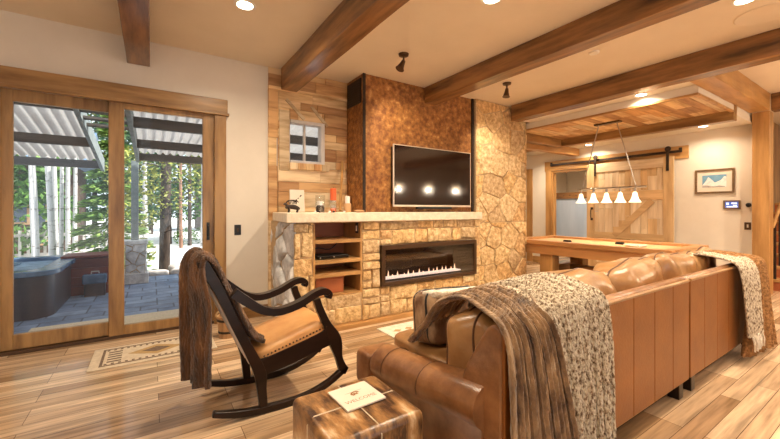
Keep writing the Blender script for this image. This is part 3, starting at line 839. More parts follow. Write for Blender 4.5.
# ---- items on the picture wall
pc = thing('framed_picture', (WX, 2.09, 1.59), 'small framed snowy mountain picture in a wide cream mat', 'picture')
def fr_rect(x, y0, y1, z0, z1, wdt, d, name, m, par):
    q = MB(); q.box(x - d, x - .001, y0, y0 + wdt, z0, z1); q.box(x - d, x - .001, y1 - wdt, y1, z0, z1)
    q.box(x - d, x - .001, y0 + wdt, y1 - wdt, z0, z0 + wdt); q.box(x - d, x - .001, y0 + wdt, y1 - wdt, z1 - wdt, z1)
    return q.build(name, m, par, bev=.003)
fr_rect(WX, 1.83, 2.35, 1.585, 2.0, .03, .028, 'frame', 'picture_frame', pc)
B(WX - .012, WX - .001, 1.86, 2.32, 1.615, 1.97).build('mat_board', 'paper', pc)
art = B(WX - .014, WX - .012, 1.93, 2.25, 1.69, 1.90).build('art_print', 'sky_blue_art', pc)
q = MB(); q.prism([(1.931, 1.691), (2.249, 1.691), (2.249, 1.73), (2.20, 1.80), (2.17, 1.87), (2.13, 1.83), (2.08, 1.77), (2.0, 1.81), (1.96, 1.87), (1.931, 1.86)], 'x', WX - .0150, WX - .0141)
q.build('snow_slope', 'snow_art', art)
q = MB(); q.prism([(2.249, 1.691), (2.249, 1.73), (2.18, 1.725), (2.09, 1.705), (2.02, 1.715), (1.95, 1.70), (1.95, 1.691)], 'x', WX - .0156, WX - .0151)
q.build('rocks', 'rock_art', art)
cpn = thing('control_panel', (WX, 1.865, 1.31), 'wood framed touch panel with a glowing blue screen under the picture', 'control panel')
fr_rect(WX, 1.76, 1.97, 1.315, 1.46, .022, .03, 'frame', 'picture_frame', cpn)
B(WX - .016, WX - .001, 1.782, 1.948, 1.337, 1.438).build('screen', 'screen_blue', cpn)
q = MB()
for (ya, yb, za, zb) in ((1.90, 1.935, 1.385, 1.425), (1.80, 1.87, 1.40, 1.425), (1.795, 1.93, 1.345, 1.365), (1.80, 1.85, 1.372, 1.386)):
    q.box(WX - .0175, WX - .016, ya, yb, za, zb)
q.build('screen_icons', 'screen_white', cpn)
kb = thing('wall_dial', (WX, 1.665, 1.38), 'small black round dial on the wall beside the touch panel', 'dial')
MB().lathe([(.035, 0), (.035, .012), (.022, .016), (.022, .035), (.018, .038)], (WX, 1.665, 1.38), 16, Matrix.Rotation(R(-90), 3, 'Y')).build('knob', 'black', kb, smooth=40)
s2 = thing('light_switch', (WX, 1.675, 1.04), 'bronze light switch on the picture wall next to the wooden post', 'light switch')
B(WX - .008, WX - .001, 1.635, 1.715, .98, 1.10).build('cover_plate', 'bronze', s2, bev=.003)
B(WX - .013, WX - .008, 1.665, 1.685, 1.015, 1.065).build('toggle', 'cream_plate', s2, bev=.002)

# ---- staircase beyond the post
stc = thing('staircase', (9.2, .8, 0), 'wooden staircase with handrail beyond the post', 'stairs')
for k in range(8):
    B(8.35 + k * .27, 8.35 + k * .27 + .31, .2, 1.75, .18 * (k + 1) - .04, .18 * (k + 1)).build('tread', 'pine_y', stc, bev=.004)
    B(8.37 + k * .27, 8.39 + k * .27, .2, 1.75, .18 * k, .18 * (k + 1) - .041).build('riser', 'redwood', stc)
hr = MB().tube([(8.2, 1.44, 1.02), (8.32, 1.44, 1.03), (9.9, 1.44, 2.1)], .025, 10)
hr.build('handrail', 'pine_x', stc, smooth=60)
for k in range(5):
    x = 8.45 + k * .36
    B(x - .016, x + .016, 1.424, 1.456, .18 * (int((x - 8.35) / .27) + 1), 1.03 + (x - 8.32) * .677 - .02).build('baluster', 'dark_iron', stc)
struct(B(8.18, 11.39, 1.80, 1.88, 0, H).build('wall_stair', 'fir_z'))

# ------------------------------------------------------------------ billiard table
pt = thing('billiard_table', (6.27, 3.14, 0), 'long golden wood billiard table in the far room', 'billiard table')
X0, X1, Y0, Y1 = 5.585, 6.965, 1.87, 4.42
b = MB(); b.box(X0, X0 + .14, Y0, Y1, .70, .775); b.box(X1 - .14, X1, Y0, Y1, .70, .775); b.box(X0 + .14, X1 - .14, Y0, Y0 + .14, .70, .775); b.box(X0 + .14, X1 - .14, Y1 - .14, Y1, .70, .775)
b.build('top_rail', 'billiard_wood', pt, bev=.012)
B(X0 + .14, X1 - .14, Y0 + .14, Y1 - .14, .69, .735).build('cloth_bed', 'felt', pt)
b = MB(); b.box(X0 + .05, X0 + .08, Y0 + .05, Y1 - .05, .54, .70); b.box(X1 - .08, X1 - .05, Y0 + .05, Y1 - .05, .54, .70); b.box(X0 + .08, X1 - .08, Y0 + .05, Y0 + .08, .54, .70); b.box(X0 + .08, X1 - .08, Y1 - .08, Y1 - .05, .54, .70)
b.build('apron', 'billiard_wood', pt, bev=.004)
for x in (5.80, 6.75):
    for y in (2.45, 3.72):
        B(x - .10, x + .10, y - .12, y + .12, 0, .69).build('leg', 'pine_z', pt, bev=.006)
B(6.22, 6.32, 2.57, 3.60, .22, .34).build('stretcher', 'beam_y', pt, bev=.004)
for y in (2.45, 3.72): B(5.901, 6.649, y - .045, y + .045, .22, .34).build('stretcher', 'beam_x', pt, bev=.004)
def chalkbox(x, y, lbl):
    t = thing('chalk_box', (x, y, .775), lbl, 'chalk box', 'black boxes on the billiard table')
    B(x - .035, x + .035, y - .06, y + .06, .7755, .805).build('body', 'black', t, bev=.003)
    B(x - .03, x + .03, y - .05, y + .05, .805, .815).build('lid', 'dark_iron', t, bev=.002)
chalkbox(6.08, 3.56, 'small black box on the billiard table nearer the stone pillar'); chalkbox(6.42, 2.86, 'small black box on the billiard table under the middle of the lamp')
bpy.data.objects['chalk_box'].location.z = .735; bpy.data.objects['chalk_box.001'].location.z = .735
rk = MB(); tri = [(6.05, 2.45), (6.33, 2.45), (6.19, 2.69)]
for i in range(3):
    a_, b_ = tri[i], tri[(i + 1) % 3]
    rk.tube([(a_[0], a_[1], .754), (b_[0], b_[1], .754)], .018, 8)
tag(rk.build('ball_rack', 'cream_plate', smooth=50), 'pale triangular ball rack lying on the billiard table', 'ball rack')
# billiard lamp
LX = 6.27
lp = thing('billiard_lamp', (LX, 3.0, 2.745), 'hanging billiard lamp bar with five white glass shades', 'lamp')
B(LX - .05, LX + .05, 2.78, 3.18, 2.715, 2.743).build('canopy', 'bronze', lp, bev=.004)
MB().tube([(LX, 2.42, 1.66), (LX, 3.48, 1.66)], .016, 8).build('bar', 'steel', lp, smooth=50)
B(LX - .02, LX + .02, 2.12, 2.44, 1.665, 1.68).build('bar_end', 'steel', lp) if False else None
for ya, yb in ((3.12, 3.40), (2.84, 2.56)):
    MB().tube([(LX, ya, 2.72), (LX, yb, 1.67)], .008, 6).build('hanging_rod', 'steel', lp, smooth=50)
for k in range(5):
    y = 2.577 + k * .2108
    sh = MB().lathe([(.020, .0), (.032, -.02), (.040, -.07), (.056, -.12), (.086, -.165), (.080, -.165), (.050, -.115), (.034, -.06), (.016, -.005)], (LX, y, 1.585), 18).build('lamp_shade', 'shade_glass', lp, smooth=60)
    MB().tube([(LX, y, 1.65), (LX, y, 1.595)], .016, 8).build('socket', 'steel', sh, smooth=50)

# ------------------------------------------------------------------ soft furnishings helper
def drape(rows, nu=60, step=10, amp=.01, freq=6, solid=.018, amps=None, seed=0, rough=.004):
    """rows: list of (left point, right point) along the length; ripples run along the length"""
    Ls = cat([q[0] for q in rows], step); Rs = cat([q[1] for q in rows], step)
    A = cat([(a,) for a in (amps or [1] * len(rows))], step)
    m = len(Ls); mb = MB(); vs = []
    for j in range(m):
        a, b = Vector(Ls[j]), Vector(Rs[j])
        t = (Vector(Ls[min(j + 1, m - 1)]) + Vector(Rs[min(j + 1, m - 1)])) - (Vector(Ls[max(j - 1, 0)]) + Vector(Rs[max(j - 1, 0)]))
        nrm = (b - a).cross(t); nrm.normalize()
        for i in range(nu + 1):
            u = i / nu
            ph = 2 * PI * freq * u + 1.3 * mnoise.noise(Vector((u * 4, j * .05, seed)))
            w = amp * A[j][0] * (math.sin(ph) + .5 * math.sin(ph * .43 + 1 + seed)) + rough * mnoise.noise(Vector((u * 60, j * .9, seed)))
            vs.append(a.lerp(b, u) + nrm * w)
    wd = nu + 1
    mb.add(vs, [(j * wd + i, j * wd + i + 1, (j + 1) * wd + i + 1, (j + 1) * wd + i) for j in range(m - 1) for i in range(nu)])
    return mb

# ------------------------------------------------------------------ sofa
SX0, SX1, SB = 1.18, 4.86, .95
JX = 3.15
so = thing('leather_sofa', (3.0, 1.5, 0), 'long brown leather sofa seen from behind with rolled arms', 'sofa')
# upholstered base
b = MB(); b.box(1.30, JX - .008, 1.0, 2.0, .11, .30); b.box(JX + .008, 4.72, 1.0, 2.0, .11, .30)
b.build('base', 'leather', so, bev=.015)
# back frames (wedge section) - two pieces
for x0, x1 in ((SX0, JX - .012), (JX + .012, SX1)):
    q = MB().prism([(.965, .115), (.965, .80), (.985, .822), (1.02, .822), (1.05, .80), (1.16, .62), (1.22, .48), (1.24, .3), (1.24, .115)], 'x', x0, x1)
    q.build('backrest', 'leather', so, bev=.018, seg=3, smooth=50)
    # vertical leather panels on the rear
    n = round((x1 - x0) / .262); w_ = (x1 - x0) / n
    for k in range(n):
        B(x0 + k * w_ + .0012, x0 + (k + 1) * w_ - .0012, SB, .967, .118, .80).build('rear_panel', 'leather_back', so, bev=.005)
    MB().tube([(x0 + .01, .955, .806), (x1 - .01, .955, .806)], .011, 8).build('top_piping', 'leather_tan', so, smooth=60)
# rolled arms
def arm(xo, sgn):
    mb = MB(); vs = []; st_ = []
    n = 26
    prof0 = []
    for y, hh, sc in cat([(1.06, .56, 1.0), (1.2, .545, 1.0), (1.5, .50, 1.0), (1.76, .468, 1.0), (1.88, .462, 1.0), (1.915, .455, .9), (1.93, .44, .6)], 5):
        ring = []
        rr = .105 * (.6 + .4 * sc)
        cz = hh - .105; cx = .115
        ring.append((.05, .11)); ring.append((.05, cz - .09))
        for k in range(14):
            a = R(215) - R(250) * k / 13
            ring.append((cx + rr * 1.12 * math.cos(a), cz + rr * math.sin(a)))
        ring.append((.235, cz - .09)); ring.append((.235, .11))
        for (u, z_) in ring: vs.append((xo + sgn * u, y, z_))
        n = len(ring); st_.append(y)
    m = len(st_)
    f = [(j * n + i, j * n + (i + 1) % n, (j + 1) * n + (i + 1) % n, (j + 1) * n + i) for j in range(m - 1) for i in range(n)]
    f += [tuple(range(n - 1, -1, -1)), tuple(range((m - 1) * n, m * n))]
    if sgn > 0: f = [tuple(reversed(q)) for q in f]
    mb.add(vs, f)
    o = mb.build('arm', 'leather', so, smooth=60)
    for y, hh in ((1.45, .506), (1.78, .47)):
        pts = []
        for k in range(12):
            a = R(200) - R(220) * k / 11
            pts.append((xo + sgn * (.115 + .119 * math.cos(a)), y, hh - .105 + .1065 * math.sin(a)))
        MB().tube(pts, .0022, 5).build('seam', 'piping', o)
arm(1.115, 1); arm(4.93, -1)
# T-shaped seat cushions
for k in range(4):
    x0 = 1.36 + k * .83; x1 = x0 + .825
    MB().puff(((x0 + x1) / 2, 1.64, .375), (x1 - x0, .92, .17), (.28, .22), n=18).build('seat_cushion', 'leather_tan', so, smooth=180)
MB().puff((1.235, 2.02, .29), (.24, .17, .22), (.3, .3), n=14).build('seat_corner', 'leather', so, smooth=180)
B(1.13, 1.37, 1.985, 2.09, .05, .27).build('front_corner', 'leather', so, bev=.012)
# loose back cushions
spec_ = [(1.58, .62, .80, 'leather_tan'), (2.28, .66, .905, 'leather_tan'), (3.02, .76, .91, 'leather_tan'), (3.74, .66, .92, 'leather_tan'), (4.36, .56, .915, 'leather_tan')]
for k, (cx, wdt, top, mt) in enumerate(spec_):
    hh = top - .44
    rot = Matrix.Rotation(R(-8), 3, 'X') @ Matrix.Rotation(R((-3, 4, -3, 5, -4)[k]), 3, 'Y')
    cz = .44 + hh / 2; cy = 1.295
    o = MB().puff((cx, cy, cz), (wdt, .32, hh), (.55, .48), rot=rot, n=22, wob=.05, seed=k).build('back_cushion', mt, so, smooth=180)
    for yo in (-.085, .085) if k == 0 else (-.05,):
        pts = []
        for i in range(48):
            th = 2 * PI * i / 48
            ph = math.asin(min(1, (abs(yo) / .16) ** (1 / .55)))
            s_ = math.cos(ph) ** .55
            p_ = Vector((math.copysign(abs(math.cos(th)) ** .48, math.cos(th)) * wdt / 2 * s_, yo, math.copysign(abs(math.sin(th)) ** .48, math.sin(th)) * hh / 2 * s_))
            p_ += p_.normalized() * .05 * mnoise.noise(p_ * 6 + Vector((k, k * 2, 0)))
            p_ = rot @ p_; pts.append((p_.x + cx, p_.y + cy, p_.z + cz))
        MB().tube(pts, .006, 6, closed=True).build('piping', 'piping', o, smooth=80)
for x in (1.25, JX - .11, JX + .11, 4.78):
    for y in (1.0, 1.93):
        MB().prism([(x - .035, y - .035), (x + .035, y - .035), (x + .035, y + .035), (x - .035, y + .035)], 'z', 0, .112).build('foot', 'dark_wood', so, bev=.004)

# hide patterned pillow
hp = thing('hide_pillow', (1.68, 1.74, .46), 'patchwork hide throw pillow with cream band at the sofa arm', 'pillow')
rot = Matrix.Rotation(R(-10), 3, 'X') @ Matrix.Rotation(R(3), 3, 'Y')
MB().puff((1.68, 1.76, .615), (.58, .22, .33), (.35, .3), rot=rot, n=20, wob=.01).build('cover', 'hide_pillow', hp, smooth=180)
MB().puff((1.70, 1.735, .76), (.56, .17, .055), (.6, .4), rot=rot, n=14, wob=.02).build('fur_band', 'cream_fur', hp, smooth=180)
pts = []
for i in range(44):
    th = 2 * PI * i / 44; p_ = rot @ Vector((math.copysign(abs(math.cos(th)) ** .3, math.cos(th)) * .285, .055, math.copysign(abs(math.sin(th)) ** .3, math.sin(th)) * .16))
    pts.append((1.68 + p_.x, 1.76 + p_.y, .615 + p_.z + .004 * (i % 2)))
MB().tube(pts, .009, 6, closed=True).build('piping', 'black', hp, smooth=80)
pts = []
for i in range(44):
    th = 2 * PI * i / 44; p_ = rot @ Vector((math.copysign(abs(math.cos(th)) ** .3, math.cos(th)) * .285, -.06, math.copysign(abs(math.sin(th)) ** .3, math.sin(th)) * .16))
    pts.append((1.68 + p_.x, 1.76 + p_.y, .615 + p_.z + .004 * (i % 2)))
MB().tube(pts, .009, 6, closed=True).build('piping', 'black', hp, smooth=80)

# brown fur throw over the near end
rows = [((1.33, 1.80, .50), (1.50, 1.84, .50)), ((1.36, 1.70, .62), (1.60, 1.70, .64)), ((1.37, 1.57, .78), (1.66, 1.58, .80)),
        ((1.34, 1.35, .86), (1.66, 1.36, .88)), ((1.25, 1.10, .855), (1.56, 1.12, .885)), ((1.17, .965, .85), (1.44, .985, .865)),
        ((1.16, .905, .78), (1.43, .90, .80)), ((1.165, .89, .6), (1.48, .885, .6)), ((1.17, .885, .3), (1.56, .88, .3)), ((1.17, .88, .03), (1.62, .875, .03))]
o = drape(rows, nu=130, step=14, amp=.012, freq=10, amps=[.8, .8, .8, .8, .9, 1, 1.2, 1.5, 1.7, 1.8], seed=3).build('fur_throw', 'fur_long', smooth=180, solid=.02)
tag(o, 'long brown ribbed fur throw draped over the near end of the sofa back', 'throw blanket')
# cream knit throw
rows = [((1.55, 1.52, .74), (1.90, 1.54, .76)), ((1.58, 1.42, .86), (1.98, 1.42, .88)), ((1.56, 1.22, .905), (1.98, 1.22, .92)),
        ((1.47, 1.02, .885), (1.96, 1.03, .89)), ((1.425, .935, .84), (1.95, .945, .85)), ((1.45, .91, .72), (1.945, .915, .72)),
        ((1.50, .90, .45), (1.945, .905, .45)), ((1.56, .895, .05), (1.945, .90, .05))]
o = drape(rows, nu=140, step=14, amp=.014, freq=12, amps=[.6, .7, .8, .8, 1, 1.2, 1.3, 1.4], seed=8, rough=.008).build('knit_throw', 'cream_knit', smooth=180, solid=.018)
tag(o, 'chunky cream knitted throw beside the brown fur throw on the sofa back', 'throw blanket')
# far end throws
rows = [((4.15, 1.45, .80), (4.48, 1.5, .76)), ((4.16, 1.25, .90), (4.60, 1.30, .89)), ((4.14, 1.05, .895), (4.64, 1.08, .88)), ((4.10, .92, .855), (4.50, .92, .855)),
        ((4.10, .875, .74), (4.46, .86, .74)), ((4.11, .855, .5), (4.44, .84, .5)), ((4.13, .84, .24), (4.43, .825, .24))]
ft = drape(rows, nu=60, step=12, amp=.006, freq=5, amps=[.6, .7, .8, 1, 1.2, 1.3, 1.4], seed=5, rough=.008)
kt = thing('knit_throw', (4.25, .9, .2), 'cream knitted throw with tassels at the far end of the sofa', 'throw blanket')
ft.build('blanket', 'cream_knit', kt, smooth=180, solid=.016)
tz = MB(); r = random.Random(5)
for k in range(14):
    x = 4.14 + k * .0215; y = .83 + r.uniform(-.006, .006)
    tz.tube([(x, y, .25), (x + r.uniform(-.004, .004), y - .012, .20), (x + r.uniform(-.01, .01), y - .012, .13)], [.007, .008, .006], 6)
tz.build('tassel_fringe', 'cream_fur', kt, smooth=60)
rows = [((4.36, 1.5, .78), (4.86, 1.5, .74)), ((4.44, 1.28, .90), (4.95, 1.28, .86)), ((4.42, 1.05, .90), (4.92, 1.05, .86)), ((4.46, .93, .84), (4.90, .92, .83)),
        ((4.42, .90, .72), (4.88, .885, .70)), ((4.38, .885, .45), (4.86, .86, .45)), ((4.22, .88, .16), (4.86, .83, .16)), ((4.18, .88, .05), (4.86, .82, .05))]
o = drape(rows, nu=90, step=12, amp=.011, freq=8, amps=[.6, .7, .8, 1, 1.2, 1.4, 1.5, 1.5], seed=6).build('woven_throw', 'brown_knit', smooth=180, solid=.018)
tag(o, 'rust brown ribbed throw hanging to the floor at the far end of the sofa', 'throw blanket')

# ------------------------------------------------------------------ hide ottoman and card
ot = thing('hide_ottoman', (.76, 1.41, 0), 'square cowhide covered cube ottoman in front of the sofa arm', 'ottoman')
q = MB().box(.533, .975, 1.20, 1.622, .02, .447)
q.build('cover', 'hide', ot, bev=.028, seg=4, smooth=60)
sm = MB()
for pts in ([(.5325, 1.415, .08), (.5315, 1.415, .42), (.56, 1.415, .4475), (.95, 1.415, .4475), (.976, 1.415, .42)],
            [(.755, 1.199, .05), (.755, 1.199, .42), (.755, 1.228, .4475), (.755, 1.594, .4475), (.755, 1.6235, .42)],):
    sm.tube(pts, .003, 6)
sm.build('seam', 'rug_field', ot)
for x in (.60, .91):
    for y in (1.27, 1.56): B(x - .02, x + .02, y - .02, y + .02, 0, .021).build('foot', 'dark_wood', ot)
cd = thing('welcome_card', (.80, 1.42, .447), 'pale square card with brown emblem lying on the cowhide ottoman', 'card')
import math as _m
ctr = Vector((.781, 1.457, .462)); ux = Vector((math.cos(R(0)), math.sin(R(0)), 0))
CA = 2  # slight turn of the card
rotz = Matrix.Rotation(R(CA), 3, 'Z')
def card_pt(u, v, z): 
    p = rotz @ Vector((u, v, 0)); return (ctr.x + p.x, ctr.y + p.y, z)
HX, HY_ = .098, .095
q = MB(); q.add([card_pt(a * HX, b * HY_, z) for z in (.452, .4585) for a, b in ((-1, -1), (1, -1), (1, 1), (-1, 1))],
                [(3, 2, 1, 0), (4, 5, 6, 7), (0, 1, 5, 4), (1, 2, 6, 5), (2, 3, 7, 6), (3, 0, 4, 7)])
q.build('card_board', 'paper', cd)
q = MB(); q.add([card_pt(a * HX * .9, b * HY_ * .9, z) for z in (.4475, .452) for a, b in ((-1, -1), (1, -1), (1, 1), (-1, 1))],
                [(3, 2, 1, 0), (4, 5, 6, 7), (0, 1, 5, 4), (1, 2, 6, 5), (2, 3, 7, 6), (3, 0, 4, 7)])
q.build('backing', 'dark_wood', cd)
# emblem: a little wreath of leaves with a small figure inside
q = MB(); r = random.Random(1)
for k in range(9):
    a = R(20 + k * 26); rr = .018
    cx, cy = rr * math.cos(a), .012 + rr * .8 * math.sin(a)
    vv = [card_pt(cx + .008 * math.cos(a + R(60) + t), cy + .0045 * math.sin(a + R(60) + t), .4592) for t in (0, PI / 2, PI, 1.5 * PI)]
    q.add(vv, [(0, 1, 2, 3)])
q.add([card_pt(x, y, .4593) for x, y in ((-.012, .002), (.012, .002), (.010, .016), (.002, .012), (-.004, .020), (-.010, .014))], [(0, 1, 2, 3, 4, 5)])
q.add([card_pt(x, y, .4592) for x, y in ((-.034, .027), (.045, .033), (.045, .0345), (-.045, .0285))], [(0, 1, 2, 3)])
q.build('emblem', 'ink', cd)
def text_mesh(txt, size, fn, name, mat, parent):
    cu = bpy.data.curves.new('lettering', 'FONT'); cu.body = txt; cu.size = size; cu.align_x = 'CENTER'; cu.resolution_u = 2
    to = bpy.data.objects.new('lettering_source', cu); COL.objects.link(to)
    bpy.context.view_layer.update()
    me = bpy.data.meshes.new_from_object(to.evaluated_get(bpy.context.evaluated_depsgraph_get()))
    mb = MB(); mb.add([fn(v.co.x, v.co.y) for v in me.vertices], [tuple(p_.vertices) for p_ in me.polygons])
    bpy.data.objects.remove(to); bpy.data.curves.remove(cu); bpy.data.meshes.remove(me)
    return mb.build(name, mat, parent)
text_mesh('WELCOME', .032, lambda x, y: card_pt(x, -.052 + y, .4592), 'lettering', 'ink', cd)

# ------------------------------------------------------------------ rocking chair
rc = thing('rocking_chair', (.74, 2.6, 0), 'dark wooden rocking chair with tan leather seat facing the fireplace', 'rocking chair')
NY, FY = 2.35, 2.86
for y in (NY, FY):
    s_ = 1 if y == NY else -1
    ya, yb = (y, y + .04) if s_ > 0 else (y - .04, y)
    MB().ribbon([(.305, .087, .034), (.42, .053, .042), (.54, .033, .046), (.744, .023, .048), (.90, .037, .046), (1.03, .075, .044), (1.13, .125, .042), (1.19, .165, .03)], ya, yb).build('rocker', 'dark_wood', rc, bev=.006, smooth=50)
    MB().ribbon([(.245, 1.0, .05), (.262, .965, .062), (.342, .81, .055), (.431, .60, .055), (.513, .418, .06), (.575, .27, .07), (.588, .15, .055), (.597, .05, .05)], ya, yb).build('back_post', 'dark_wood', rc, bev=.006, smooth=50)
    MB().ribbon([(.955, .685, .05), (.975, .62, .05), (1.03, .50, .055), (1.085, .40, .085), (1.105, .33, .085), (1.125, .24, .05), (1.155, .16, .06), (1.185, .135, .05)], ya, yb).build('front_leg', 'dark_wood', rc, bev=.006, smooth=50)
    aa, ab = (ya - .012, yb + .012)
    MB().ribbon([(.42, .795, .06), (.48, .745, .058), (.585, .668, .05), (.698, .640, .046), (.832, .668, .046), (.945, .722, .044), (1.01, .733, .046), (1.045, .71, .04), (1.04, .68, .03)], aa, ab).build('arm', 'dark_wood', rc, bev=.008, smooth=50)
    MB().ribbon([(.575, .295, .11), (.80, .345, .12), (1.06, .41, .12)], ya + (.004 if s_ > 0 else -.004), yb + (.004 if s_ > 0 else -.004)).build('side_rail', 'dark_wood', rc, bev=.006)
B(.262 - .04, .262 + .02, NY + .04, FY - .04, .92, 1.0).build('crest_rail', 'dark_wood', rc, bev=.008)
MB().add([(x, y, z) for y in (NY + .04, FY - .04) for x, z in ((1.04, .37), (1.075, .38), (1.07, .46), (1.03, .45))],
         [(0, 1, 2, 3), (7, 6, 5, 4), (0, 4, 5, 1), (1, 5, 6, 2), (2, 6, 7, 3), (3, 7, 4, 0)]).build('front_rail', 'dark_wood', rc, bev=.005)
bp = MB().ribbon([(.275, .93, .035), (.35, .77, .04), (.44, .57, .045), (.52, .40, .045), (.57, .31, .04)], NY + .041, FY - .041)
bp.build('backrest_pad', 'leather_seat', rc, bev=.01, smooth=50)
sp_ = MB()
for k in range(4):
    y = NY + .09 + k * .11
    sp_.ribbon([(.245, .93, .012), (.33, .75, .012), (.42, .55, .012), (.53, .31, .012)], y, y + .03)
sp_.build('back_slats', 'cream_plate', rc)
rot = Matrix.Rotation(R(-15.5), 3, 'Y')
seat = MB().puff((.80, 2.605, .412), (.52, .50, .115), (.3, .28), rot=rot, n=20).build('seat', 'leather_seat', rc, smooth=180)
q = MB()
for k in range(19):
    x = .60 + k * .0235; z = .345 + (x - .60) * .27
    q.puff((x, NY + .004, z + .025), (.013, .012, .013), (1, 1), n=6)
q.build('nailheads', 'bronze', seat)
# fur pelt over the chair back
rows = [((.265, 2.40, .23), (.20, 2.83, .15)), ((.270, 2.37, .45), (.19, 2.84, .42)), ((.262, 2.34, .70), (.187, 2.84, .70)), ((.232, 2.325, .88), (.187, 2.84, .89)),
        ((.230, 2.325, .985), (.205, 2.83, .99)), ((.265, 2.325, 1.035), (.26, 2.82, 1.03)), ((.335, 2.39, .98), (.325, 2.80, .96)),
        ((.41, 2.395, .80), (.41, 2.78, .78)), ((.50, 2.40, .61), (.50, 2.74, .59)), ((.565, 2.405, .50), (.56, 2.72, .47)), ((.625, 2.41, .455), (.615, 2.70, .43))]
o = drape(rows, nu=80, step=12, amp=.022, freq=3, amps=[1.3, 1.2, 1.1, 1, .8, .6, .6, .6, .6, .5, .4], seed=2, rough=.006).build('fur_pelt', 'fur', smooth=180, solid=.024)
tag(o, 'thick brown fur pelt hanging over the back of the rocking chair', 'fur throw')

# bucket
bk = thing('wooden_bucket', (.66, 4.02, 0), 'small wooden stave bucket with rope handle by the wall', 'bucket')
q = MB()
for k in range(14):
    a0_, a1_ = 2 * PI * k / 14 + .015, 2 * PI * (k + 1) / 14 - .015
    vs = []
    for z, ro in ((0, .082), (.22, .105)):
        for a_ in (a0_, a1_):
            for rr in (ro, ro - .014): vs.append((.66 + rr * math.cos(a_), 4.02 + rr * math.sin(a_), z))
    q.add(vs, [(0, 1, 3, 2), (4, 6, 7, 5), (0, 2, 6, 4), (1, 5, 7, 3), (0, 4, 5, 1), (2, 3, 7, 6)])
q.build('staves', 'bucket_wood', bk)
MB().lathe([(.001, .01), (.075, .01), (.075, .02), (.001, .02)], (.66, 4.02, 0), 18).build('bottom', 'bucket_wood', bk)
for z, ro in ((.05, .088), (.17, .101)):
    MB().lathe([(ro, 0), (ro + .004, 0), (ro + .005, .022), (ro, .022)], (.66, 4.02, z), 22).build('hoop', 'dark_iron', bk)
MB().tube(cat([(.565, 4.02, .20), (.55, 4.0, .25), (.61, 3.98, .30), (.71, 3.98, .30), (.765, 4.0, .25), (.755, 4.02, .20)], 6), .009, 8).build('rope_handle', 'rope', bk, smooth=60)

# ------------------------------------------------------------------ rugs
rg = thing('patterned_rug', (.04, 4.0, 0), 'small tan patterned rug on the floor inside the sliding doors', 'rug')
B(-.43, .52, 3.73, 4.265, .001, .010).build('field', 'rug_field', rg, bev=.003)
q = MB()
q.box(-.36, .45, 3.78, 3.80, .010, .0115); q.box(-.36, .45, 4.195, 4.215, .010, .0115); q.box(-.36, -.34, 3.8, 4.195, .010, .0115); q.box(.43, .45, 3.8, 4.195, .010, .0115)
for k in range(16):
    q.box(-.33 + k * .048, -.31 + k * .048, 3.81, 3.835, .010, .0115); q.box(-.33 + k * .048, -.31 + k * .048, 4.16, 4.185, .010, .0115)
for k in range(5):
    q.box(-.315, -.215, 3.86 + k * .06, 3.885 + k * .06, .010, .0115); q.box(.305, .405, 3.86 + k * .06, 3.885 + k * .06, .010, .0115)
q.build('border_pattern', 'rug_dark', rg)
q = MB()
for s_, z in ((1, .0115),): q.prism([(-.17, 4.0), (.045, 3.87), (.26, 4.0), (.045, 4.13)], 'z', .010, z)
q.build('medallion', 'rug_gold', rg)
q = MB(); q.prism([(-.07, 4.0), (.045, 3.93), (.16, 4.0), (.045, 4.07)], 'z', .0116, .0125)
q.build('medallion_core', 'rug_dark', rg)
rg2 = thing('pale_rug', (3.2, 2.75, 0), 'pale cream rug in front of the fireplace behind the sofa', 'rug')
B(2.05, 4.4, 2.15, 3.36, .001, .010).build('field', 'pale_rug', rg2, bev=.003)
q = MB()
for k in range(14): q.prism([(2.2 + k * .15, 3.22), (2.25 + k * .15, 3.18), (2.2 + k * .15, 3.14), (2.15 + k * .15, 3.18)], 'z', .010, .011)
q.build('motif', 'rug_gold', rg2)

# ------------------------------------------------------------------ pendants behind the camera (seen only in the screen)
for k, (x, yy_) in enumerate(((6.25, -1.0), (7.4, -1.0), (8.6, -1.0))):
    t = thing('pendant_lamp', (x, yy_, 2.0), ('first', 'middle', 'last')[k] + ' hanging bulb of the three over the kitchen counter', 'lamp', 'kitchen pendants')
    MB().tube([(x, yy_, H), (x, yy_, 2.06)], .006, 6).build('cord', 'black', t)
    MB().lathe([(.012, .08), (.018, .05), (.028, .0), (.02, -.025), (.004, -.032)], (x, yy_, 2.0), 12).build('bulb', 'bulb_glow', t, smooth=60)

# ------------------------------------------------------------------ outdoors
def gtag(o, label, cat_, group=None): return tag(o, label, cat_, group)
struct(B(-60, 60, -60, 90, -.6, -.22).build('floor_ground', 'ground'))
struct(B(-8, 9, 4.69, 9.5, -.21, -.15).build('floor_patio', 'pavers'))
# edging stones
r = random.Random(6)
x = -.1
k = 0
while x < 3.2:
    l = r.uniform(.3, .5)
    o = MB().puff((x + l / 2, 9.62, -.12), (l, .22, .16), (.5, .5), n=8, wob=.03, seed=k).build('edging_stone', 'boulder', smooth=180)
    tag(o, 'low rough edging stone along the far side of the patio', 'stone', 'patio edging stones'); x += l + .01; k += 1
for (x, y, s, lb) in ((.52, 9.9, .36, 'rounded tan boulder at the patio edge beside the dark tree trunk'), (.95, 10.6, .5, 'larger grey boulder behind the edging stones')):
    o = MB().puff((x, y, -.22 + s * .3), (s, s * .8, s * .7), (.8, .8), n=12, wob=.12, seed=x).build('boulder', 'boulder', smooth=180)
    tag(o, lb, 'boulder')
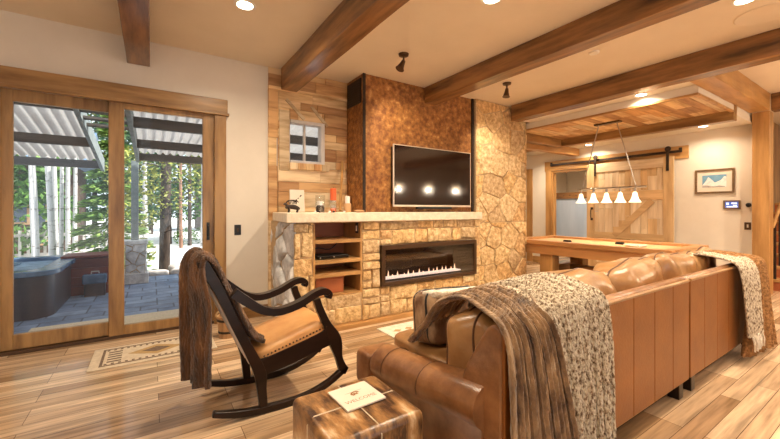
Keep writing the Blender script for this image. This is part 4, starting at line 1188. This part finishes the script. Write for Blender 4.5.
# hot tub
ht = thing('hot_tub', (-2.15, 7.6, -.15), 'square dark sided hot tub with blue rim on the patio', 'hot tub')
def rsq(cx, cy, s, rr, n=6):
    out = []
    for qx, qy, a0_ in ((1, 1, 0), (-1, 1, 90), (-1, -1, 180), (1, -1, 270)):
        for i in range(n + 1):
            a_ = R(a0_ + 90 * i / n); out.append((cx + qx * (s - rr) + rr * math.cos(a_), cy + qy * (s - rr) + rr * math.sin(a_)))
    return out
MB().prism(rsq(-2.15, 7.6, 1.03, .25), 'z', -.149, .42).build('cabinet', 'tub_shell', ht, smooth=40)
o_ = rsq(-2.15, 7.6, 1.09, .3); i_ = rsq(-2.15, 7.6, .86, .25); n = len(o_)
vs = [(x, y, .42) for x, y in o_] + [(x, y, .49) for x, y in o_] + [(x, y, .49) for x, y in i_] + [(x, y, .42) for x, y in i_]
MB().add(vs, [(q_ * n + i, q_ * n + (i + 1) % n, ((q_ + 1) % 4) * n + (i + 1) % n, ((q_ + 1) % 4) * n + i) for q_ in range(4) for i in range(n)]).build('rim', 'tub_rim', ht, bev=.012, smooth=40)
B(-3.01, -1.29, 6.74, 8.46, .40, .43).build('water_cover', 'tub_cover', ht)
cv_ = MB().grid(lambda u, v: (-2.75 + 1.15 * u, 6.7 + .75 * v, .50 + .08 * (mnoise.noise(Vector((u * 4, v * 4, 2))) + .6) * math.sin(PI * u) ** .5 + .004), 24, 18)
tag(cv_.build('folded_tarp', 'tub_cover', smooth=180, solid=.02), 'crumpled blue tarp lying over the hot tub corner', 'tarp')
# red cedar chest
rd = thing('cedar_chest', (-.72, 8.3, -.15), 'dark red plank storage chest behind the hot tub', 'chest')
q = MB()
for k in range(4): q.box(-1.22, -.47, 8.0, 8.5, -.149 + k * .155, -.149 + k * .155 + .15)
q.build('body', 'red_cedar', rd, bev=.008)
B(-1.25, -.44, 7.96, 8.54, .475, .53).build('lid', 'red_cedar', rd, bev=.02)
tb = thing('grey_toolbox', (-.80, 7.86, -.15), 'small grey case standing against the red chest', 'case')
B(-.95, -.63, 7.78, 7.94, .06, .22).build('body', 'tub_rim', tb, bev=.02)
B(-.93, -.65, 7.80, 7.92, -.149, .059).build('base', 'tub_shell', tb, bev=.01)
MB().tube([(-.84, 7.86, .225), (-.84, 7.86, .26), (-.74, 7.86, .26), (-.74, 7.86, .225)], .01, 6).build('handle', 'steel', tb)
# stone pillar planter + post
sp = thing('stone_pedestal', (-.27, 8.85, -.15), 'squat grey stone pedestal at the patio edge between the glass doors', 'pedestal')
st = MB(); X0, X1, Y0, Y1 = -.42, -.10, 8.7, 9.02
stones(st, [(X0, X1, -.15, .62)], X0, X1, -.15, .7, .2, .14, lambda u, v, d: (u, Y0 - d, v), 31, .01, .03)
stones(st, [(Y0, Y1, -.15, .62)], Y0, Y1, -.15, .7, .2, .14, lambda u, v, d: (X1 + d, u, v), 32, .01, .03)
st.build('stone_facing', 'grey_stone', sp, smooth=50)
B(X0, X1, Y0, Y1, -.149, .62).build('core', 'mortar', sp)
B(X0 - .05, X1 + .05, Y0 - .05, Y1 + .05, .62, .70).build('cap', 'grey_stone', sp, bev=.012)
B(X0 - .04, X1 + .06, Y0 - .06, Y1 + .04, -.149, .05).build('plinth', 'grey_stone', sp, bev=.012)
tag(B(-.33, -.21, 8.79, 8.91, .701, 2.28).build('awning_post', 'grey_post', bev=.006), 'slim grey green post standing on the stone pedestal', 'post')
tag(B(-1.2, 1.9, 4.80, 6.0, -.149, -.12).build('entry_mat', 'rug_field', bev=.006), 'tan coarse mat laid outside along the foot of the sliding doors', 'doormat')
# awnings
def awning(x0, x1, y0, y1, z0, z1, name, label, edge):
    t = thing(name, ((x0 + x1) / 2, y0, z0), label, 'awning', 'corrugated patio awnings')
    nu = int((x1 - x0) / .0165); nv = 6
    q = MB().grid(lambda u, v: (x0 + (x1 - x0) * u, y0 + (y1 - y0) * v, z0 + (z1 - z0) * v + .032 * math.sin(2 * PI * (x1 - x0) * u / .13)), nu, nv)
    q.build('corrugated_sheet', 'corrugated', t, smooth=180)
    sl_ = (z1 - z0) / (y1 - y0)
    for fy in (.30, .66, .985):
        y = y0 + (y1 - y0) * fy; z = z0 + sl_ * (y - y0) - .025
        q = MB().box(x0, x1, y - .035, y + .035, z - .14, z); q.build('purlin', 'awning_timber', t)
    xs = x1 if edge == 'r' else x0
    sd = MB(); sd.add([(xs + a_, y, z + b_) for y, z in ((y0, z0), (y1, z1)) for a_, b_ in ((-.025, -.2), (.025, -.2), (.025, .03), (-.025, .03))],
                      [(0, 1, 2, 3), (7, 6, 5, 4), (0, 4, 5, 1), (1, 5, 6, 2), (2, 6, 7, 3), (3, 7, 4, 0)])
    sd.build('edge_rafter', 'grey_post', t)
    return t
awning(-6.0, -.77, 4.682, 8.8, 2.90, 2.24, 'patio_awning', 'corrugated metal awning on dark beams above the hot tub', 'r')
awning(-.22, 5.0, 4.682, 8.7, 2.62, 2.44, 'patio_awning', 'corrugated metal awning on dark beams above the right glass door', 'l')
lv = thing('louvre_panel', (-.5, 6.6, 2.5), 'small slatted grey panel filling the gap between the two awnings', 'panel')
for k in range(5): B(-.75, -.24, 5.2 + k * .32, 5.34 + k * .32, 2.60 - k * .03, 2.63 - k * .03).build('slat', 'awning_timber', lv)

# vegetation
def leaves(mb, r, c, rad, n, s, cone=False):
    for _ in range(n):
        while True:
            p = Vector((r.uniform(-1, 1), r.uniform(-1, 1), r.uniform(-1, 1)))
            if p.length < 1: break
        if cone:
            k = (1 - p.z) / 2
            q_ = Vector((p.x * k * rad[0], p.y * k * rad[1], p.z * rad[2]))
        else:
            p = p.normalized() * p.length ** .5
            q_ = Vector((p.x * rad[0], p.y * rad[1], p.z * rad[2]))
        q_ += Vector(c)
        a = Vector((r.uniform(-1, 1), r.uniform(-1, 1), r.uniform(-.6, .6))).normalized()
        b = a.cross(Vector((r.uniform(-1, 1), r.uniform(-1, 1), r.uniform(-1, 1)))).normalized()
        l = s * r.uniform(.6, 1.3)
        mb.add([q_ - a * l, q_ - b * l * .45, q_ + a * l, q_ + b * l * .45], [(0, 1, 2, 3)])
def fir(x, y, h_, rad, label, m, seed, n=2600, s=.07, z0=-.22, group=None):
    r = random.Random(seed); t = thing('fir_tree', (x, y, z0), label, 'tree', group)
    MB().tube([(x, y, z0), (x, y, z0 + h_)], [.09, .015], 8).build('trunk', 'bark_dark', t, smooth=60)
    mb = MB(); tiers = 13
    for k in range(tiers):
        f_ = k / (tiers - 1); z = z0 + .25 + (h_ - .3) * f_; rr = rad * (1 - f_ * .93)
        for j in range(int(n / tiers)):
            a = r.uniform(0, 2 * PI); arm_ = math.floor(a / (PI / 4)) * PI / 4 + r.gauss(.4, .22)
            d = rr * r.random() ** .6
            q_ = Vector((x + d * math.cos(arm_), y + d * math.sin(arm_), z - .28 * d / max(rad, .1) * 1.2 + r.uniform(-.08, .08)))
            out = Vector((math.cos(arm_), math.sin(arm_), r.uniform(-.5, .3))).normalized(); b = out.cross(Vector((r.uniform(-1, 1), r.uniform(-1, 1), 1))).normalized()
            l = s * r.uniform(.7, 1.4)
            mb.add([q_ - out * l, q_ - b * l * .3, q_ + out * l, q_ + b * l * .3], [(0, 1, 2, 3)])
    mb.build('foliage', m, t)
    return t
def trunk_tree(name, x, y, h_, r0, bark, label, seed, lean=(0, 0), crown=None, group=None, br=0):
    r = random.Random(seed); t = thing(name, (x, y, -.22), label, 'tree', group)
    P = cat([(x, y, -.22), (x + lean[0] * .3 + r.uniform(-.05, .05), y + lean[1] * .3, h_ * .35), (x + lean[0] * .7 + r.uniform(-.06, .06), y + lean[1] * .7, h_ * .7), (x + lean[0], y + lean[1], h_)], 5)
    MB().tube(P, [r0 * (1.15 - .7 * i / (len(P) - 1)) for i in range(len(P))], 9).build('trunk', bark, t, smooth=60)
    if br:
        q = MB()
        for k in range(br):
            z = h_ * (.12 + .8 * k / br); a = r.uniform(0, 2 * PI); l = r.uniform(.5, 1.1)
            fx = x + lean[0] * z / h_
            q.tube(cat([(fx, y, z), (fx + l * .5 * math.cos(a), y + l * .5 * math.sin(a), z + .08), (fx + l * math.cos(a), y + l * math.sin(a), z + r.uniform(-.25, .2))], 3), [.018, .014, .012, .01, .008, .006, .005], 5)
        q.build('branches', bark, t, smooth=60)
    if crown:
        q = MB()
        for (c_, rad, n, s) in crown[1]: leaves(q, r, c_, rad, n, s)
        q.build('foliage', crown[0], t)
    return t
fir(-.82, 11.3, 4.2, 1.0, 'bright green fir tree behind the hot tub', 'leaf_fir', 1, n=6500, s=.10)
trunk_tree('pine_tree', .26, 9.95, 6.5, .105, 'bark_dark', 'dark trunked pine with sparse pale branches just beyond the patio', 5, lean=(.05, 0),
           crown=('leaf_lime', [((-.25, 9.9, 1.3), (.55, .5, .45), 420, .055), ((.45, 9.8, 1.9), (.6, .5, .6), 380, .055), ((-.35, 9.9, 2.1), (.5, .5, .6), 520, .055), ((-.25, 9.8, .35), (.35, .3, .35), 110, .05)]), br=14)
g = 'aspen trunks behind the hot tub'
asp = [(-2.32, 12.2, 0.042, -.42, 'slim white aspen trunk second from the door jamb'), (-2.51, 12.8, .038, -.13, 'slim white aspen trunk nearest the door jamb'),
       (-1.95, 11.6, .065, -.47, 'thickest white aspen trunk, leaning across its neighbours'), (-2.02, 12.4, .05, -.28, 'white aspen trunk leaning just behind the thickest one'),
       (-1.87, 12.0, .042, .0, 'straight white aspen trunk on the fir side of the thickest one'), (-1.85, 12.8, .05, .03, 'slim straight white aspen trunk second from the fir'), (-1.785, 13.2, .045, .02, 'thin white aspen trunk closest to the fir tree')]
for k, (x, y, r0, ln, lb) in enumerate(asp):
    trunk_tree('aspen_tree', x, y, 7.0, r0, 'bark_white', lb, 20 + k, lean=(ln, 0), group=g,
               crown=('leaf_lime', [((x + ln, y, 3.3 + .2 * k), (.8, .8, .9), 150, .06)]) if k % 2 == 0 else None)
r = random.Random(12)
# taller trees further back
fb = [(-3.4, 14.4, 5, 'leaf_green'), (-.5, 19.5, 7.5, 'leaf_teal'), (1.3, 23.2, 8, 'leaf_green'), (3.0, 20.5, 7.5, 'leaf_lime'), (5.6, 18.0, 8, 'leaf_teal'), (.0, 27.0, 9, 'leaf_green'), (9.0, 18, 8, 'leaf_lime'), (-2.4, 23.6, 8, 'leaf_teal')]
bl = ['broad green tree behind the aspens beside the brown cabin', 'blue green tree behind the fir', 'green tree behind the dark pine trunk', 'yellow green tree beyond the bright clearing', 'tall blue green tree at the clearing edge', 'tall green tree furthest behind the pine', 'yellow green tree past the clearing seen through the small window side', 'blue green tree rising behind the brown cabin roof']
for k, (x, y, hh, m) in enumerate(fb):
    trunk_tree('woodland_tree', x, y, hh, .11, ('bark_red', 'bark_dark', 'bark_dark')[k % 3], bl[k], 40 + k, lean=(r.uniform(-.2, .2), 0), group='woodland trees',
               crown=(m, [((x, y, hh * .62), (1.5, 1.3, hh * .36), 1700, .15), ((x + .3, y - .3, hh * .24), (1.3, 1.0, 1.2), 800, .14)]), br=6)
# thin bare trunks
for k, (x, y) in enumerate([(1.0, 16.6), (1.38, 17.6), (1.8, 17.0), (2.3, 18.6), (.7, 18.9), (-.2, 17.4), (2.75, 17.8)]):
    trunk_tree('lodgepole_pine', x, y, 7, .06 + .012 * (k % 3), ('bark_red', 'bark_dark', 'bark_white')[k % 3], ('slender reddish pine trunk', 'slender dark pine trunk', 'slender pale pine trunk')[k % 3] + ' in the woodland, ' + ('just right of the dark pine', 'second right of the dark pine', 'third right of the dark pine', 'in front of the far cabin', 'behind the dark pine', 'left of the dark pine', 'nearest the right door stile')[k], 60 + k, group='lodgepole trunks', br=5)
# shrubs at the far edge of the clearing
for k, (x, y) in enumerate([(2.0, 18.6), (3.0, 17.2), (-.6, 12.4), (-2.75, 10.6), (1.2, 17.9)]):
    q = MB(); leaves(q, random.Random(80 + k), (x, y, .15), (.45, .4, .42), 330, .05)
    tag(q.build('shrub', ('leaf_green', 'leaf_teal', 'leaf_green', 'leaf_lime', 'leaf_green')[k]), ('low green shrub right of the dark pine', 'low blue green shrub before the far cabin', 'low green shrub behind the stone pedestal', 'thin yellow green shrub by the hot tub', 'low green shrub at the edge of the clearing')[k], 'shrub', 'shrubs')
# fence
fn = thing('rail_fence', (-2.4, 13.9, -.22), 'weathered picket rail fence behind the aspens', 'fence')
q = MB()
for k in range(26): q.box(-4.4 + k * .17, -4.34 + k * .17, 13.88, 13.91, -.22, .75)
q.build('pickets', 'fence_wood', fn)
q = MB(); q.box(-4.5, -.0, 13.91, 13.95, .55, .64); q.box(-4.5, 0, 13.91, 13.95, .0, .09); q.build('rails', 'fence_wood', fn)
def house(x0, x1, y0, y1, hh, rh, label, wins, lb2=None):
    t = thing('cabin', ((x0 + x1) / 2, (y0 + y1) / 2, -.22), label, 'house')
    B(x0, x1, y0, y1, -.22, hh).build('wall', 'house_brown', t)
    MB().prism([(y0 - .6, hh - .05), (y0 - .6, hh + .1), ((y0 + y1) / 2, hh + rh), (y1 + .6, hh + .1), (y1 + .6, hh - .05)], 'x', x0 - .5, x1 + .5).build('roof', 'house_roof', t)
    for (a, b, c_, d_) in wins:
        f = MB(); f.box(a - .08, b + .08, y0 - .05, y0 - .001, c_ - .08, d_ + .08); f = f.build('window', 'house_trim', t)
        B(a, b, y0 - .06, y0 - .051, c_, d_).build('pane', 'house_glass', f)
    return t
house(-7.5, -2.25, 16.5, 19.5, 2.9, 1.4, 'brown timber cabin with blue grey roof behind the aspens', [(-4.0, -3.4, .9, 1.9), (-3.2, -2.95, .2, 2.0), (-5.4, -4.7, .9, 1.9)])
house(3.0, 10.5, 29.0, 34, 6.0, 2.0, 'brown timber cabin far beyond the clearing', [(3.5, 4.3, .9, 2.4), (4.8, 5.6, .9, 2.4), (3.5, 4.3, 3.4, 4.8), (4.8, 5.6, 3.4, 4.8), (6.4, 7.2, 3.4, 4.8)])

# ------------------------------------------------------------------ light
def area(x, y, z, power, size, col=(1, .74, .46), rot=(0, 0, 0), spread=150):
    l = bpy.data.lights.new('downlight_and_fill', 'AREA'); l.shape = 'DISK'; l.size = size; l.energy = power; l.color = col; l.spread = R(spread)
    o = bpy.data.objects.new('downlight_and_fill', l); COL.objects.link(o); o.location = (x, y, z); o.rotation_euler = rot
    return o
WARM = (1, .83, .61)
for (x, y, z, pw_) in ((.676, 3.29, H, 18), (2.38, 2.05, H, 42), (4.17, .885, H, 30), (5.46, 2.17, 2.84, 5), (7.58, 2.11, 2.68, 8), (7.72, 4.05, 2.68, 9), (7.3, 5.0, 2.68, 14),
                     (.5, .3, H, 9), (2.4, -.4, H, 12), (4.2, -1.2, H, 15), (.4, -1.8, H, 14), (6.5, -.5, H, 26), (2.4, .9, H, 8), (-2, 2, H, 14), (-2, -.5, H, 14), (6.6, .6, H, 20), (9.2, .6, H, 16), (9.0, 4.6, H, 45)):  # this row: unseen fill lamps without fixtures, added to brighten the rooms
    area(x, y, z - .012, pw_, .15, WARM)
for x in (6.25, 7.4, 8.6):
    l = bpy.data.lights.new('pendant_glow', 'POINT'); l.energy = 22; l.color = WARM; l.shadow_soft_size = .02
    o = bpy.data.objects.new('pendant_glow', l); COL.objects.link(o); o.location = (x, -1.0, 1.93)
# spotlights
for (x, y, tx, ty, tz, e) in ((2.36, 3.33, 2.9, 4.08, 2.2, 55), (4.13, 3.3, 4.6, 4.0, 2.0, 70)):
    l = bpy.data.lights.new('spot_beam', 'SPOT'); l.energy = e; l.color = WARM; l.spot_size = R(75); l.spot_blend = .8; l.shadow_soft_size = .03
    o = bpy.data.objects.new('spot_beam', l); COL.objects.link(o); o.location = (x, y, H - .20)
    o.rotation_euler = (Vector((tx, ty, tz)) - o.location).to_track_quat('-Z', 'Y').to_euler()
for k in range(5):
    l = bpy.data.lights.new('shade_bulb', 'POINT'); l.energy = 3; l.color = WARM; l.shadow_soft_size = .03
    o = bpy.data.objects.new('shade_bulb', l); COL.objects.link(o); o.location = (LX, 2.577 + k * .2108, 1.44)
sun = bpy.data.lights.new('sun', 'SUN'); sun.energy = 5.5; sun.angle = R(1); sun.color = (1, .95, .86)
so_ = bpy.data.objects.new('sun', sun); COL.objects.link(so_)
so_.rotation_euler = Vector((-.60, .25, -.76)).to_track_quat('-Z', 'Y').to_euler()
wd = bpy.data.worlds.new('sky'); scene.world = wd; wd.use_nodes = True
bg = wd.node_tree.nodes['Background']; bg.inputs['Color'].default_value = (.80, .90, 1.0, 1); bg.inputs['Strength'].default_value = 1.15

# ------------------------------------------------------------------ camera
cam = bpy.data.cameras.new('camera'); cam.sensor_width = 36; cam.lens = 361 / 780 * 36; cam.shift_y = -9.5 / 780
cam.clip_start = .05; cam.clip_end = 300
co = bpy.data.objects.new('camera', cam); COL.objects.link(co)
co.location = (0, 0, 1.3); co.rotation_euler = (R(90), 0, R(-33.5))
scene.camera = co
vs_ = scene.view_settings; scene.display_settings.display_device = 'sRGB'
vs_.view_transform = 'Standard'; vs_.look = 'None'; vs_.gamma = 1.0; vs_.use_curve_mapping = False; vs_.exposure = 0.65
